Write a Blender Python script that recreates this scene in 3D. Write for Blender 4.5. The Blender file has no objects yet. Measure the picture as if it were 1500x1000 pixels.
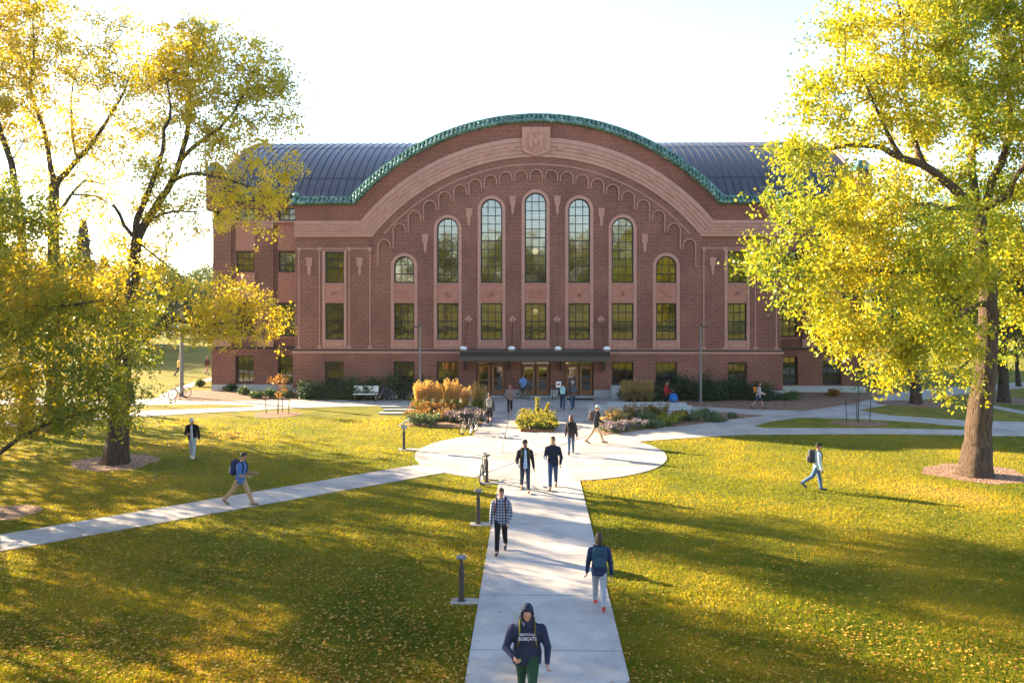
import bpy, bmesh, math, random
import numpy as np
from mathutils import Vector, Matrix
R = math.radians
scene = bpy.context.scene
# ------------------------------------------------------------ camera, sky, sun, exposure
F_PX, HOR, CAMX, CAMH, YAW = 1250.0, 420.0, -0.28, 7.1, R(1.33)
cd = bpy.data.cameras.new("camera"); cam = bpy.data.objects.new("camera", cd)
scene.collection.objects.link(cam); scene.camera = cam
cam.location = (CAMX, 0, CAMH); cam.rotation_euler = (R(90), 0, YAW)
cd.sensor_width = 36; cd.lens = 36 * F_PX / 1500; cd.shift_y = (HOR - 500) / 1500
cd.clip_start = 0.1; cd.clip_end = 3000
SUN_EL, SUN_DIR = R(20.0), Vector((-0.872, 0.488, 0)).normalized()
w = bpy.data.worlds.new("World"); scene.world = w; w.use_nodes = True
nt = w.node_tree; bg = nt.nodes['Background']
sky = nt.nodes.new('ShaderNodeTexSky'); sky.sky_type = 'NISHITA'; sky.sun_disc = False
sky.sun_elevation = SUN_EL; sky.sun_rotation = math.atan2(SUN_DIR.x, SUN_DIR.y)
sky.air_density = 1.0; sky.dust_density = 1.2; sky.ozone_density = 1.0; sky.altitude = 1500
nt.links.new(sky.outputs[0], bg.inputs[0]); bg.inputs[1].default_value = 0.085
sd = bpy.data.lights.new("sun", 'SUN'); so = bpy.data.objects.new("sun", sd)
scene.collection.objects.link(so)
sd.energy = 5.0; sd.angle = R(0.5); sd.color = (1.0, 0.78, 0.50)
sv = Vector((SUN_DIR.x * math.cos(SUN_EL), SUN_DIR.y * math.cos(SUN_EL), math.sin(SUN_EL)))
so.rotation_euler = sv.to_track_quat('Z', 'Y').to_euler(); so.location = sv * 60
vs = scene.view_settings; vs.view_transform = 'Standard'; vs.look = 'None'; vs.exposure = 2.75; vs.gamma = 1
scene.cycles.max_bounces = 8; scene.cycles.transparent_max_bounces = 12
scene.cycles.diffuse_bounces = 3; scene.cycles.glossy_bounces = 3; scene.cycles.transmission_bounces = 4
scene.cycles.use_denoising = True; scene.cycles.sample_clamp_indirect = 6

# ------------------------------------------------------------ where things stand, in metres
def ray(px, py):
    dx = (px - 750) / F_PX
    return (dx * math.cos(YAW) - math.sin(YAW), dx * math.sin(YAW) + math.cos(YAW), (HOR - py) / F_PX)
def G(px, py, z=0.0):
    r = ray(px, py); t = (z - CAMH) / r[2]
    return Vector((CAMX + r[0] * t, r[1] * t, z))
def D(px, py, y):
    r = ray(px, py); t = y / r[1]
    return Vector((CAMX + r[0] * t, y, CAMH + r[2] * t))

# ------------------------------------------------------------ object helpers
col = scene.collection
def tag(o, label=None, cat=None, group=None, kind=None):
    if label: o['label'] = label
    if cat: o['category'] = cat
    if group: o['group'] = group
    if kind: o['kind'] = kind
    return o
def link(o, parent=None):
    col.objects.link(o)
    if parent is not None: o.parent = parent
    return o
def thing(name, loc=(0, 0, 0), rz=0.0, label=None, cat=None, group=None):
    o = bpy.data.objects.new(name, None); o.empty_display_size = 0.2
    o.location = loc; o.rotation_euler = (0, 0, rz); link(o)
    return tag(o, label, cat, group)
def copy_tree(o, parent=None):
    c = o.copy(); link(c, parent)
    for ch in list(o.children): copy_tree(ch, c)
    return c
def np_mesh(name, V, Fq, mat=None, tint=None, smooth=False):
    V = np.asarray(V, np.float32).reshape(-1, 3); Fq = np.asarray(Fq, np.int32)
    k = Fq.shape[1]; me = bpy.data.meshes.new(name)
    me.vertices.add(len(V)); me.vertices.foreach_set('co', V.ravel())
    me.loops.add(Fq.size); me.loops.foreach_set('vertex_index', Fq.ravel())
    me.polygons.add(len(Fq)); me.polygons.foreach_set('loop_start', np.arange(0, Fq.size, k, dtype=np.int32))
    me.polygons.foreach_set('loop_total', np.full(len(Fq), k, np.int32))
    if smooth: me.polygons.foreach_set('use_smooth', np.ones(len(Fq), bool))
    if tint is not None:
        a = me.attributes.new('tint', 'FLOAT', 'POINT'); a.data.foreach_set('value', np.asarray(tint, np.float32))
    me.update(calc_edges=True)
    if mat: me.materials.append(mat)
    return me
class MB:
    def __init__(s): s.v = []; s.f = []
    def add(s, vs, fs):
        b = len(s.v); s.v += [tuple(p) for p in vs]; s.f += [tuple(b + i for i in f) for f in fs]; return s
    def box(s, x0, x1, y0, y1, z0, z1):
        return s.add([(x0,y0,z0),(x1,y0,z0),(x1,y1,z0),(x0,y1,z0),(x0,y0,z1),(x1,y0,z1),(x1,y1,z1),(x0,y1,z1)],
            [(0,3,2,1),(4,5,6,7),(0,1,5,4),(1,2,6,5),(2,3,7,6),(3,0,4,7)])
    def bevbox(s, x0, x1, y0, y1, z0, z1, b=0.02):
        bm = bmesh.new(); bmesh.ops.create_cube(bm, size=1)
        for v in bm.verts: v.co = ((x0+x1)/2 + v.co.x*(x1-x0), (y0+y1)/2 + v.co.y*(y1-y0), (z0+z1)/2 + v.co.z*(z1-z0))
        bmesh.ops.bevel(bm, geom=bm.edges[:], offset=b, segments=2, affect='EDGES', profile=0.6)
        bm.verts.ensure_lookup_table()
        s.add([v.co for v in bm.verts], [[v.index for v in f.verts] for f in bm.faces]); bm.free(); return s
    def tube(s, pts, r, n=8, cap=True):
        pts = [Vector(p) for p in pts]; k = len(pts)
        rs = r if isinstance(r, (list, tuple)) else [r] * k
        ring = []; up = None; b = len(s.v)
        for i, p in enumerate(pts):
            d = (pts[min(i+1, k-1)] - pts[max(i-1, 0)])
            if d.length < 1e-9: d = Vector((0, 0, 1))
            d.normalize()
            if up is None: up = Vector((0, 0, 1)) if abs(d.z) < .9 else Vector((1, 0, 0))
            a = d.cross(up); a.normalize(); c = a.cross(d); up = c
            for j in range(n):
                t = 2 * math.pi * j / n
                s.v.append(tuple(p + (a * math.cos(t) + c * math.sin(t)) * rs[i]))
        for i in range(k - 1):
            for j in range(n):
                j2 = (j + 1) % n
                s.f.append((b+i*n+j, b+i*n+j2, b+(i+1)*n+j2, b+(i+1)*n+j))
        if cap:
            s.f.append(tuple(b + j for j in range(n))[::-1]); s.f.append(tuple(b+(k-1)*n+j for j in range(n)))
        return s
    def ell(s, c, r, n=12, m=8, rot=None):
        c = Vector(c); b = len(s.v)
        if not isinstance(r, (list, tuple)): r = (r, r, r)
        def P(x, y, z):
            q = Vector((x*r[0], y*r[1], z*r[2]))
            if rot is not None: q = rot @ q
            return tuple(c + q)
        s.v.append(P(0, 0, 1))
        for i in range(1, m):
            a = math.pi * i / m
            for j in range(n):
                t = 2*math.pi*j/n; s.v.append(P(math.sin(a)*math.cos(t), math.sin(a)*math.sin(t), math.cos(a)))
        s.v.append(P(0, 0, -1)); e = len(s.v) - 1
        for j in range(n): s.f.append((b, b+1+j, b+1+(j+1) % n))
        for i in range(m-2):
            for j in range(n):
                s.f.append((b+1+i*n+j, b+1+(i+1)*n+j, b+1+(i+1)*n+(j+1) % n, b+1+i*n+(j+1) % n))
        for j in range(n): s.f.append((e, b+1+(m-2)*n+(j+1) % n, b+1+(m-2)*n+j))
        return s
    def cap(s, a, b_, ra, rb, n=12):       # limb: tapered, round-ended
        a = Vector(a); b_ = Vector(b_); d = b_ - a
        if d.length < 1e-6: return s.ell(a, ra)
        u = d.normalized(); pts = []; rr = []
        for t in (-.98, -.8, -.45): pts.append(a + u*ra*t); rr.append(ra*math.sqrt(1-t*t))
        for k in range(5):
            t = k/4; pts.append(a + d*t); rr.append(ra + (rb-ra)*t)
        for t in (.45, .8, .98): pts.append(b_ + u*rb*t); rr.append(rb*math.sqrt(1-t*t))
        return s.tube(pts, rr, n)
    def prism(s, poly, z0, z1):
        n = len(poly)
        return s.add([(p[0], p[1], z0) for p in poly] + [(p[0], p[1], z1) for p in poly],
            [tuple(range(n))[::-1], tuple(range(n, 2*n))] + [(i, (i+1) % n, n+(i+1) % n, n+i) for i in range(n)])
    def plate(s, outer, holes, y0, y1, axis='y'):
        """flat slab with openings; outline given in (x, z), slab runs y0..y1"""
        cu = bpy.data.curves.new('t', 'CURVE'); cu.dimensions = '2D'; cu.fill_mode = 'BOTH'; cu.extrude = 0.5
        for poly in [outer] + list(holes):
            sp = cu.splines.new('POLY'); sp.points.add(len(poly) - 1)
            for q, p in zip(sp.points, poly): q.co = (p[0], p[1], 0, 1)
            sp.use_cyclic_u = True
        o = bpy.data.objects.new('t', cu); col.objects.link(o)
        dg = bpy.context.evaluated_depsgraph_get(); me = o.evaluated_get(dg).to_mesh()
        b = len(s.v); ym, h = (y0+y1)/2, abs(y1-y0)
        for v in me.vertices:
            if axis == 'y': s.v.append((v.co.x, ym - v.co.z*h, v.co.y))
            else: s.v.append((ym - v.co.z*h, v.co.x, v.co.y))
        for p in me.polygons: s.f.append(tuple(b + i for i in p.vertices))
        o.to_mesh_clear(); bpy.data.objects.remove(o); bpy.data.curves.remove(cu); return s
    def text(s, txt, size, loc, depth=0.01, sx=1.0, bend=0.0, rot=None):
        cu = bpy.data.curves.new('t', 'FONT'); cu.body = txt; cu.size = size; cu.extrude = depth
        cu.align_x = 'CENTER'; cu.align_y = 'CENTER'; cu.offset = size*0.02
        o = bpy.data.objects.new('t', cu); col.objects.link(o)
        dg = bpy.context.evaluated_depsgraph_get(); me = o.evaluated_get(dg).to_mesh(); b = len(s.v)
        for v in me.vertices:
            x, z = v.co.x*sx, v.co.y
            q = Vector((x, -v.co.z, z - bend*x*x))
            if rot is not None: q = rot @ q
            s.v.append(tuple(Vector(loc) + q))
        for p in me.polygons: s.f.append(tuple(b + i for i in p.vertices))
        o.to_mesh_clear(); bpy.data.objects.remove(o); bpy.data.curves.remove(cu); return s
    def mesh(s, name, mat=None, smooth=False, fix=True):
        me = bpy.data.meshes.new(name); me.from_pydata(s.v, [], s.f); me.validate()
        if fix:
            bm = bmesh.new(); bm.from_mesh(me); bmesh.ops.recalc_face_normals(bm, faces=bm.faces); bm.to_mesh(me); bm.free()
        if smooth:
            for p in me.polygons: p.use_smooth = True
        if mat: me.materials.append(mat)
        return me
    def split(s, name, mat, parent=None, gap=.03):
        """pieces that do not touch become objects of their own"""
        par = list(range(len(s.v)))
        def find(a):
            while par[a] != a: par[a] = par[par[a]]; a = par[a]
            return a
        for f in s.f:
            for q in f[1:]: par[find(q)] = find(f[0])
        comp = {}
        for f in s.f: comp.setdefault(find(f[0]), []).append(f)
        gs = []
        for fs in comp.values():
            P = np.array([s.v[i] for f in fs for i in f]); gs.append([P.min(0), P.max(0), fs])
        ch = True
        while ch:
            ch = False
            for i in range(len(gs)):
                for j in range(i+1, len(gs)):
                    if (gs[i][0] <= gs[j][1]+gap).all() and (gs[j][0] <= gs[i][1]+gap).all():
                        gs[i] = [np.minimum(gs[i][0], gs[j][0]), np.maximum(gs[i][1], gs[j][1]), gs[i][2]+gs[j][2]]; gs.pop(j); ch = True; break
                if ch: break
        for lo, hi, fs in gs:
            ids = sorted({i for f in fs for i in f}); mp = {a: b for b, a in enumerate(ids)}
            m = MB(); m.v = [s.v[i] for i in ids]; m.f = [tuple(mp[i] for i in f) for f in fs]; m.build(name, mat, parent)
    def build(s, name, mat, parent=None, smooth=False, loc=None, rz=None):
        o = bpy.data.objects.new(name, s.mesh(name, mat, smooth)); link(o, parent)
        if loc is not None: o.location = loc
        if rz is not None: o.rotation_euler = (0, 0, rz)
        return o

# ------------------------------------------------------------ materials
def mat(name):
    m = bpy.data.materials.new(name); m.use_nodes = True
    return m, m.node_tree, m.node_tree.nodes['Principled BSDF']
def nd(t, kind, **kw):
    n = t.nodes.new(kind)
    for k, v in kw.items(): setattr(n, k, v)
    return n
def plain(name, rgb, rough=.7, metal=0.0, spec=.4, var=.12, scale=12.0, bump=0.0, bscale=60.0):
    """a real surface: its colour wanders a little, with optional fine relief"""
    m, t, b = mat(name)
    tc = nd(t, 'ShaderNodeTexCoord'); n = nd(t, 'ShaderNodeTexNoise'); n.inputs['Scale'].default_value = scale
    n.inputs['Detail'].default_value = 5
    t.links.new(tc.outputs['Object'], n.inputs['Vector'])
    r = nd(t, 'ShaderNodeValToRGB'); r.color_ramp.elements[0].position = .3; r.color_ramp.elements[1].position = .7
    r.color_ramp.elements[0].color = tuple(c*(1-var) for c in rgb) + (1,)
    r.color_ramp.elements[1].color = tuple(min(1, c*(1+var)) for c in rgb) + (1,)
    t.links.new(n.outputs[0], r.inputs[0]); t.links.new(r.outputs[0], b.inputs['Base Color'])
    b.inputs['Roughness'].default_value = rough; b.inputs['Metallic'].default_value = metal
    b.inputs['Specular IOR Level'].default_value = spec
    if bump:
        n2 = nd(t, 'ShaderNodeTexNoise'); n2.inputs['Scale'].default_value = bscale; n2.inputs['Detail'].default_value = 6
        t.links.new(tc.outputs['Object'], n2.inputs['Vector'])
        bp = nd(t, 'ShaderNodeBump'); bp.inputs['Strength'].default_value = bump; bp.inputs['Distance'].default_value = .02
        t.links.new(n2.outputs[0], bp.inputs['Height']); t.links.new(bp.outputs[0], b.inputs['Normal'])
    return m
def ramp(t, stops):
    r = nd(t, 'ShaderNodeValToRGB'); e = r.color_ramp.elements
    while len(e) < len(stops): e.new(.5)
    for i, (p, c) in enumerate(stops): e[i].position = p; e[i].color = tuple(c) + (1,)
    return r
def leafmat(name, stops, trans=.5, gloss=.35, rough=.45, mul=(1.35, 1.12, .5), dif=(.72, .95, .95)):
    """leaf colour follows each leaf's own tint; thin leaves let the sun through"""
    m, t, b = mat(name)
    a = nd(t, 'ShaderNodeAttribute', attribute_name='tint'); r = ramp(t, stops)
    t.links.new(a.outputs['Fac'], r.inputs[0])
    mr = nd(t, 'ShaderNodeMixRGB', blend_type='MULTIPLY'); mr.inputs[0].default_value = 1; mr.inputs[2].default_value = dif + (1,)
    mt = nd(t, 'ShaderNodeMixRGB', blend_type='MULTIPLY'); mt.inputs[0].default_value = 1; mt.inputs[2].default_value = (1.6, 1.18, .45, 1)
    t.links.new(r.outputs[0], mr.inputs[1]); t.links.new(r.outputs[0], mt.inputs[1]); t.links.new(mr.outputs[0], b.inputs['Base Color'])
    b.inputs['Roughness'].default_value = rough; b.inputs['Specular IOR Level'].default_value = gloss
    mt.inputs[2].default_value = mul + (1,)
    tr = nd(t, 'ShaderNodeBsdfTranslucent'); t.links.new(mt.outputs[0], tr.inputs[0])
    mx = nd(t, 'ShaderNodeMixShader'); mx.inputs[0].default_value = trans
    t.links.new(b.outputs[0], mx.inputs[1]); t.links.new(tr.outputs[0], mx.inputs[2])
    t.links.new(mx.outputs[0], t.nodes['Material Output'].inputs[0])
    return m

def lawn_mat():
    m, t, b = mat('lawn_grass')
    tc = nd(t, 'ShaderNodeTexCoord')
    def noise(s, d=6, st=None):
        n = nd(t, 'ShaderNodeTexNoise'); n.inputs['Scale'].default_value = s; n.inputs['Detail'].default_value = d
        if st:
            mp = nd(t, 'ShaderNodeMapping'); mp.inputs['Scale'].default_value = st
            t.links.new(tc.outputs['Object'], mp.inputs[0]); t.links.new(mp.outputs[0], n.inputs['Vector'])
        else: t.links.new(tc.outputs['Object'], n.inputs['Vector'])
        return n
    big, mid, fine = noise(.13, 4), noise(1.1, 6), noise(22, 4)
    r1 = ramp(t, [(.35, (.12, .14, .016)), (.52, (.18, .17, .020)), (.68, (.25, .20, .026))])
    t.links.new(big.outputs[0], r1.inputs[0])
    r2 = ramp(t, [(.3, (.66, .74, .62)), (.7, (1.22, 1.16, 1.1))]); t.links.new(mid.outputs[0], r2.inputs[0])
    r3 = ramp(t, [(.25, (.45, .5, .4)), (.75, (1.5, 1.42, 1.3))]); t.links.new(fine.outputs[0], r3.inputs[0])
    m1 = nd(t, 'ShaderNodeMixRGB', blend_type='MULTIPLY'); m1.inputs[0].default_value = 1
    m2 = nd(t, 'ShaderNodeMixRGB', blend_type='MULTIPLY'); m2.inputs[0].default_value = 1
    t.links.new(r1.outputs[0], m1.inputs[1]); t.links.new(r2.outputs[0], m1.inputs[2])
    t.links.new(m1.outputs[0], m2.inputs[1]); t.links.new(r3.outputs[0], m2.inputs[2])
    t.links.new(m2.outputs[0], b.inputs['Base Color']); b.inputs['Roughness'].default_value = .9
    b.inputs['Specular IOR Level'].default_value = .15
    bp = nd(t, 'ShaderNodeBump'); bp.inputs['Strength'].default_value = .9; bp.inputs['Distance'].default_value = .05
    f2 = noise(30, 3); t.links.new(f2.outputs[0], bp.inputs['Height']); t.links.new(bp.outputs[0], b.inputs['Normal'])
    return m
def concrete(name, rgb, stain=.12):
    m, t, b = mat(name)
    tc = nd(t, 'ShaderNodeTexCoord')
    n1 = nd(t, 'ShaderNodeTexNoise'); n1.inputs['Scale'].default_value = .55; n1.inputs['Detail'].default_value = 8; n1.inputs['Roughness'].default_value = .65
    n2 = nd(t, 'ShaderNodeTexNoise'); n2.inputs['Scale'].default_value = 40; n2.inputs['Detail'].default_value = 4
    for n in (n1, n2): t.links.new(tc.outputs['Object'], n.inputs['Vector'])
    r1 = ramp(t, [(.3, tuple(c*(1-stain) for c in rgb)), (.55, rgb), (.75, tuple(c*(1+stain*.5) for c in rgb))]); t.links.new(n1.outputs[0], r1.inputs[0])
    r2 = ramp(t, [(.3, (.88, .88, .88)), (.7, (1.07, 1.07, 1.07))]); t.links.new(n2.outputs[0], r2.inputs[0])
    mm = nd(t, 'ShaderNodeMixRGB', blend_type='MULTIPLY'); mm.inputs[0].default_value = 1
    t.links.new(r1.outputs[0], mm.inputs[1]); t.links.new(r2.outputs[0], mm.inputs[2]); t.links.new(mm.outputs[0], b.inputs['Base Color'])
    b.inputs['Roughness'].default_value = .8; b.inputs['Specular IOR Level'].default_value = .3
    bp = nd(t, 'ShaderNodeBump'); bp.inputs['Strength'].default_value = .25; bp.inputs['Distance'].default_value = .01
    t.links.new(n2.outputs[0], bp.inputs['Height']); t.links.new(bp.outputs[0], b.inputs['Normal'])
    return m
def brick(name, c1, c2, mortar, bw=.26, rh=.088):
    m, t, b = mat(name)
    tc = nd(t, 'ShaderNodeTexCoord'); sp = nd(t, 'ShaderNodeSeparateXYZ'); t.links.new(tc.outputs['Object'], sp.inputs[0])
    ad = nd(t, 'ShaderNodeMath', operation='ADD'); t.links.new(sp.outputs[0], ad.inputs[0]); t.links.new(sp.outputs[1], ad.inputs[1])
    cb = nd(t, 'ShaderNodeCombineXYZ'); t.links.new(ad.outputs[0], cb.inputs[0]); t.links.new(sp.outputs[2], cb.inputs[1])
    br = nd(t, 'ShaderNodeTexBrick'); t.links.new(cb.outputs[0], br.inputs['Vector'])
    br.inputs['Color1'].default_value = c1 + (1,); br.inputs['Color2'].default_value = c2 + (1,); br.inputs['Mortar'].default_value = mortar + (1,)
    br.inputs['Scale'].default_value = 1; br.inputs['Brick Width'].default_value = bw; br.inputs['Row Height'].default_value = rh
    br.inputs['Mortar Size'].default_value = .011; br.inputs['Mortar Smooth'].default_value = .3; br.inputs['Bias'].default_value = -.1
    # light headers laid in a diaper pattern
    hb = nd(t, 'ShaderNodeTexBrick'); t.links.new(cb.outputs[0], hb.inputs['Vector'])
    hb.inputs['Scale'].default_value = 1; hb.inputs['Brick Width'].default_value = bw*1.5; hb.inputs['Row Height'].default_value = rh*2
    hb.inputs['Mortar Size'].default_value = .030; hb.inputs['Mortar Smooth'].default_value = .2
    hb.inputs['Color1'].default_value = (0, 0, 0, 1); hb.inputs['Color2'].default_value = (0, 0, 0, 1); hb.inputs['Mortar'].default_value = (1, 1, 1, 1)
    n = nd(t, 'ShaderNodeTexNoise'); n.inputs['Scale'].default_value = .35; n.inputs['Detail'].default_value = 6; t.links.new(tc.outputs['Object'], n.inputs['Vector'])
    r = ramp(t, [(.3, (.74, .72, .72)), (.7, (1.2, 1.17, 1.14))]); t.links.new(n.outputs[0], r.inputs[0])
    mh = nd(t, 'ShaderNodeMixRGB', blend_type='MIX'); t.links.new(br.outputs[0], mh.inputs[1]); mh.inputs[2].default_value = tuple(min(1, c*1.5+.02) for c in c2) + (1,)
    ms = nd(t, 'ShaderNodeMath', operation='MULTIPLY'); ms.inputs[1].default_value = .62; t.links.new(hb.outputs[0], ms.inputs[0]); t.links.new(ms.outputs[0], mh.inputs[0])
    mm = nd(t, 'ShaderNodeMixRGB', blend_type='MULTIPLY'); mm.inputs[0].default_value = 1
    t.links.new(mh.outputs[0], mm.inputs[1]); t.links.new(r.outputs[0], mm.inputs[2])
    t.links.new(mm.outputs[0], b.inputs['Base Color']); b.inputs['Roughness'].default_value = .85; b.inputs['Specular IOR Level'].default_value = .25
    bp = nd(t, 'ShaderNodeBump'); bp.inputs['Strength'].default_value = .5; bp.inputs['Distance'].default_value = .012; bp.invert = True
    t.links.new(br.outputs['Fac'], bp.inputs['Height']); t.links.new(bp.outputs[0], b.inputs['Normal'])
    return m
def bark(name, c1, c2):
    m, t, b = mat(name)
    tc = nd(t, 'ShaderNodeTexCoord'); mp = nd(t, 'ShaderNodeMapping'); mp.inputs['Scale'].default_value = (13, 13, 1.7)
    n = nd(t, 'ShaderNodeTexNoise'); n.inputs['Scale'].default_value = 1.6; n.inputs['Detail'].default_value = 8; n.inputs['Roughness'].default_value = .7
    t.links.new(tc.outputs['Object'], mp.inputs[0]); t.links.new(mp.outputs[0], n.inputs['Vector'])
    r = ramp(t, [(.35, c1), (.6, c2)]); t.links.new(n.outputs[0], r.inputs[0]); t.links.new(r.outputs[0], b.inputs['Base Color'])
    b.inputs['Roughness'].default_value = .95; b.inputs['Specular IOR Level'].default_value = .1
    bp = nd(t, 'ShaderNodeBump'); bp.inputs['Strength'].default_value = 1; bp.inputs['Distance'].default_value = .22
    t.links.new(n.outputs[0], bp.inputs['Height']); t.links.new(bp.outputs[0], b.inputs['Normal'])
    return m
def emit(name, rgb, s):
    m, t, b = mat(name); b.inputs['Emission Color'].default_value = rgb + (1,); b.inputs['Emission Strength'].default_value = s
    b.inputs['Base Color'].default_value = rgb + (1,); return m
def glassmat(name, tintc=(.55, .6, .6), fac=.17, rough=.03):
    m, t, b = mat(name); t.nodes.remove(b)
    tr = nd(t, 'ShaderNodeBsdfTransparent'); tr.inputs[0].default_value = tintc + (1,)
    gl = nd(t, 'ShaderNodeBsdfGlossy'); gl.inputs['Roughness'].default_value = rough; gl.inputs[0].default_value = (.86, .80, .76, 1)
    tc = nd(t, 'ShaderNodeTexCoord'); n = nd(t, 'ShaderNodeTexNoise'); n.inputs['Scale'].default_value = 1.6
    t.links.new(tc.outputs['Object'], n.inputs['Vector'])
    bp = nd(t, 'ShaderNodeBump'); bp.inputs['Strength'].default_value = .05; bp.inputs['Distance'].default_value = .05
    t.links.new(n.outputs[0], bp.inputs['Height']); t.links.new(bp.outputs[0], gl.inputs['Normal'])
    mx = nd(t, 'ShaderNodeMixShader'); mx.inputs[0].default_value = fac
    t.links.new(tr.outputs[0], mx.inputs[1]); t.links.new(gl.outputs[0], mx.inputs[2]); t.links.new(mx.outputs[0], t.nodes['Material Output'].inputs[0])
    return m
def wood(name, rgb):
    return plain(name, rgb, rough=.5, var=.25, scale=9)

M = dict(
    lawn=lawn_mat(),
    walk=concrete('walk_concrete', (.405, .37, .34), .36),
    wall_conc=concrete('seat_concrete', (.44, .45, .45), .10),
    joint=plain('joint_dark', (.22, .21, .20), .9),
    brick=brick('hall_brick', (.135, .043, .031), (.215, .080, .057), (.29, .20, .165)),
    brick2=brick('band_brick', (.14, .040, .028), (.205, .068, .047), (.25, .15, .12), bw=.13, rh=.16),
    stone=plain('terracotta_stone', (.46, .235, .185), .85, var=.10, scale=3, bump=.25, bscale=20),
    panel=plain('terracotta_panel', (.42, .18, .13), .85, var=.12, scale=4, bump=.2, bscale=20),
    canopy=plain('canopy_metal', (.085, .070, .060), .6, .1),
    dark=plain('dark_bronze', (.022, .024, .028), .45, .3),
    tile=None,
    roof=plain('roof_metal', (.058, .056, .066), .36, .25, .5, var=.14, scale=.8),
    seam=plain('roof_seam', (.035, .036, .045), .4, .4),
    glass=glassmat('window_glass'), interior=plain('interior', (.16, .14, .12), .9),
    doorwood=wood('door_oak', (.30, .115, .035)),
    white=plain('white_enamel', (.8, .8, .78), .4), pole=plain('pole_grey', (.20, .19, .18), .6, .2), steel=plain('galvanised', (.38, .40, .42), .45, .6),
    post=plain('dark_post', (.07, .055, .05), .5, .4), rust=plain('rusted_steel', (.22, .08, .03), .85, .2, var=.3),
    lamp=emit('lit_globe', (1.0, .66, .34), .26), lampbar=emit('lit_tube', (1.0, .76, .46), .16),
    rubber=plain('rubber', (.02, .02, .02), .8), chrome=plain('bright_metal', (.5, .5, .5), .25, .9),
)
def tile_mat():
    m, t, b = mat('green_glaze')
    tc = nd(t, 'ShaderNodeTexCoord'); n = nd(t, 'ShaderNodeTexNoise'); n.inputs['Scale'].default_value = 2.6; n.inputs['Detail'].default_value = 3
    t.links.new(tc.outputs['Object'], n.inputs['Vector'])
    r = ramp(t, [(.3, (.018, .075, .055)), (.5, (.05, .15, .11)), (.72, (.24, .36, .30))]); t.links.new(n.outputs[0], r.inputs[0])
    t.links.new(r.outputs[0], b.inputs['Base Color']); b.inputs['Roughness'].default_value = .22; b.inputs['Specular IOR Level'].default_value = .7
    return m
M['tile'] = tile_mat()
def mulch_mat():
    m, t, b = mat('bark_mulch')
    tc = nd(t, 'ShaderNodeTexCoord'); n = nd(t, 'ShaderNodeTexVoronoi'); n.inputs['Scale'].default_value = 14
    t.links.new(tc.outputs['Object'], n.inputs['Vector'])
    r = ramp(t, [(0, (.10, .05, .03)), (.5, (.22, .12, .075)), (1, (.36, .22, .14))]); sp = nd(t, 'ShaderNodeSeparateColor')
    t.links.new(n.outputs['Color'], sp.inputs[0]); t.links.new(sp.outputs[0], r.inputs[0]); t.links.new(r.outputs[0], b.inputs['Base Color'])
    b.inputs['Roughness'].default_value = .95
    bp = nd(t, 'ShaderNodeBump'); bp.inputs['Strength'].default_value = 1; bp.inputs['Distance'].default_value = .05
    t.links.new(n.outputs['Distance'], bp.inputs['Height']); t.links.new(bp.outputs[0], b.inputs['Normal'])
    return m
M['mulch'] = mulch_mat()
# ------------------------------------------------------------ the ground
F0 = 55.0                                   # the facade stands at y = F0
def sheet(name, poly, z, m, thick=0.06):
    o = MB().prism([(p[0], p[1]) for p in poly], z - thick, z).build(name, m); tag(o, kind='structure'); return o
def gp(pts): return [G(x, y) for x, y in pts]
me = MB().add([(-900, -300, 0), (900, -300, 0), (900, 1500, 0), (-900, 1500, 0)], [(0, 1, 2, 3)]).build('lawn', M['lawn']); tag(me, kind='structure')
PC = G(788.5, 664.5); PC.x = 0.08; PR = 5.3
walk_rect = [(-1.48, 2), (1.48, 2), (1.48, 33), (-1.48, 33)]
circ = [(PC.x + PR*math.cos(2*math.pi*i/96), PC.y + PR*math.sin(2*math.pi*i/96)) for i in range(96)]
court = [(-3.05, 36.5), (2.95, 36.5), (2.95, 50.0), (5.4, 50.0), (5.4, 54.9), (-5.0, 54.9), (-5.0, 49.6), (-3.05, 49.6)]
left_walk = gp([(-420, 858), (0, 784), (450, 708), (612, 681), (680, 672), (690, 684), (655, 692), (450, 728), (0, 808), (-420, 884)])
cross_walk = gp([(716, 587), (716, 596), (612, 594.4), (508, 595.6), (432, 598), (371, 601.6), (300, 605), (211, 610), (80, 620), (-150, 640), (-400, 665), (-400, 580), (0, 583), (235, 585), (300, 588.4), (453, 586), (612, 587)])
sliver = gp([(371, 594.2), (300, 593), (211, 593.5), (0, 594), (-400, 598), (-400, 650), (-150, 626), (80, 611), (211, 601.5), (300, 598.5), (371, 596)])
pave_r = gp([(850, 656), (938, 647), (990, 642.8), (1055, 638.5), (1100, 636.8), (1290, 635.8), (1500, 639), (1900, 648), (1900, 556), (1500, 560), (1400, 566), (1321, 574), (1244, 592), (1180, 601), (1102, 599.4), (1012, 595), (1000, 586), (862, 587)])
island1 = gp([(1106, 624.8), (1130, 618), (1173, 612.5), (1260, 614.5), (1340, 619), (1413, 625.6), (1416, 627.5), (1413, 629.8), (1290, 627.4), (1119, 627)])
island2 = gp([(1260, 601), (1321, 590.5), (1400, 579), (1466, 572), (1500, 568.5), (1900, 563), (1900, 630), (1500, 618), (1413, 616), (1298, 608)])
spur = gp([(1425, 589), (1460, 595.5), (1500, 603), (1900, 680), (1900, 700), (1500, 608), (1458, 599), (1422, 592)])
tri_mulch = gp([(1019, 602.5), (1120, 609.3), (1062, 616), (1014, 622.5), (960, 628), (884, 638), (872, 634), (876, 606), (960, 604)])
left_bed = gp([(594, 624), (604, 606), (612, 596.5), (716, 597.5), (704, 627), (650, 626)])
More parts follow.
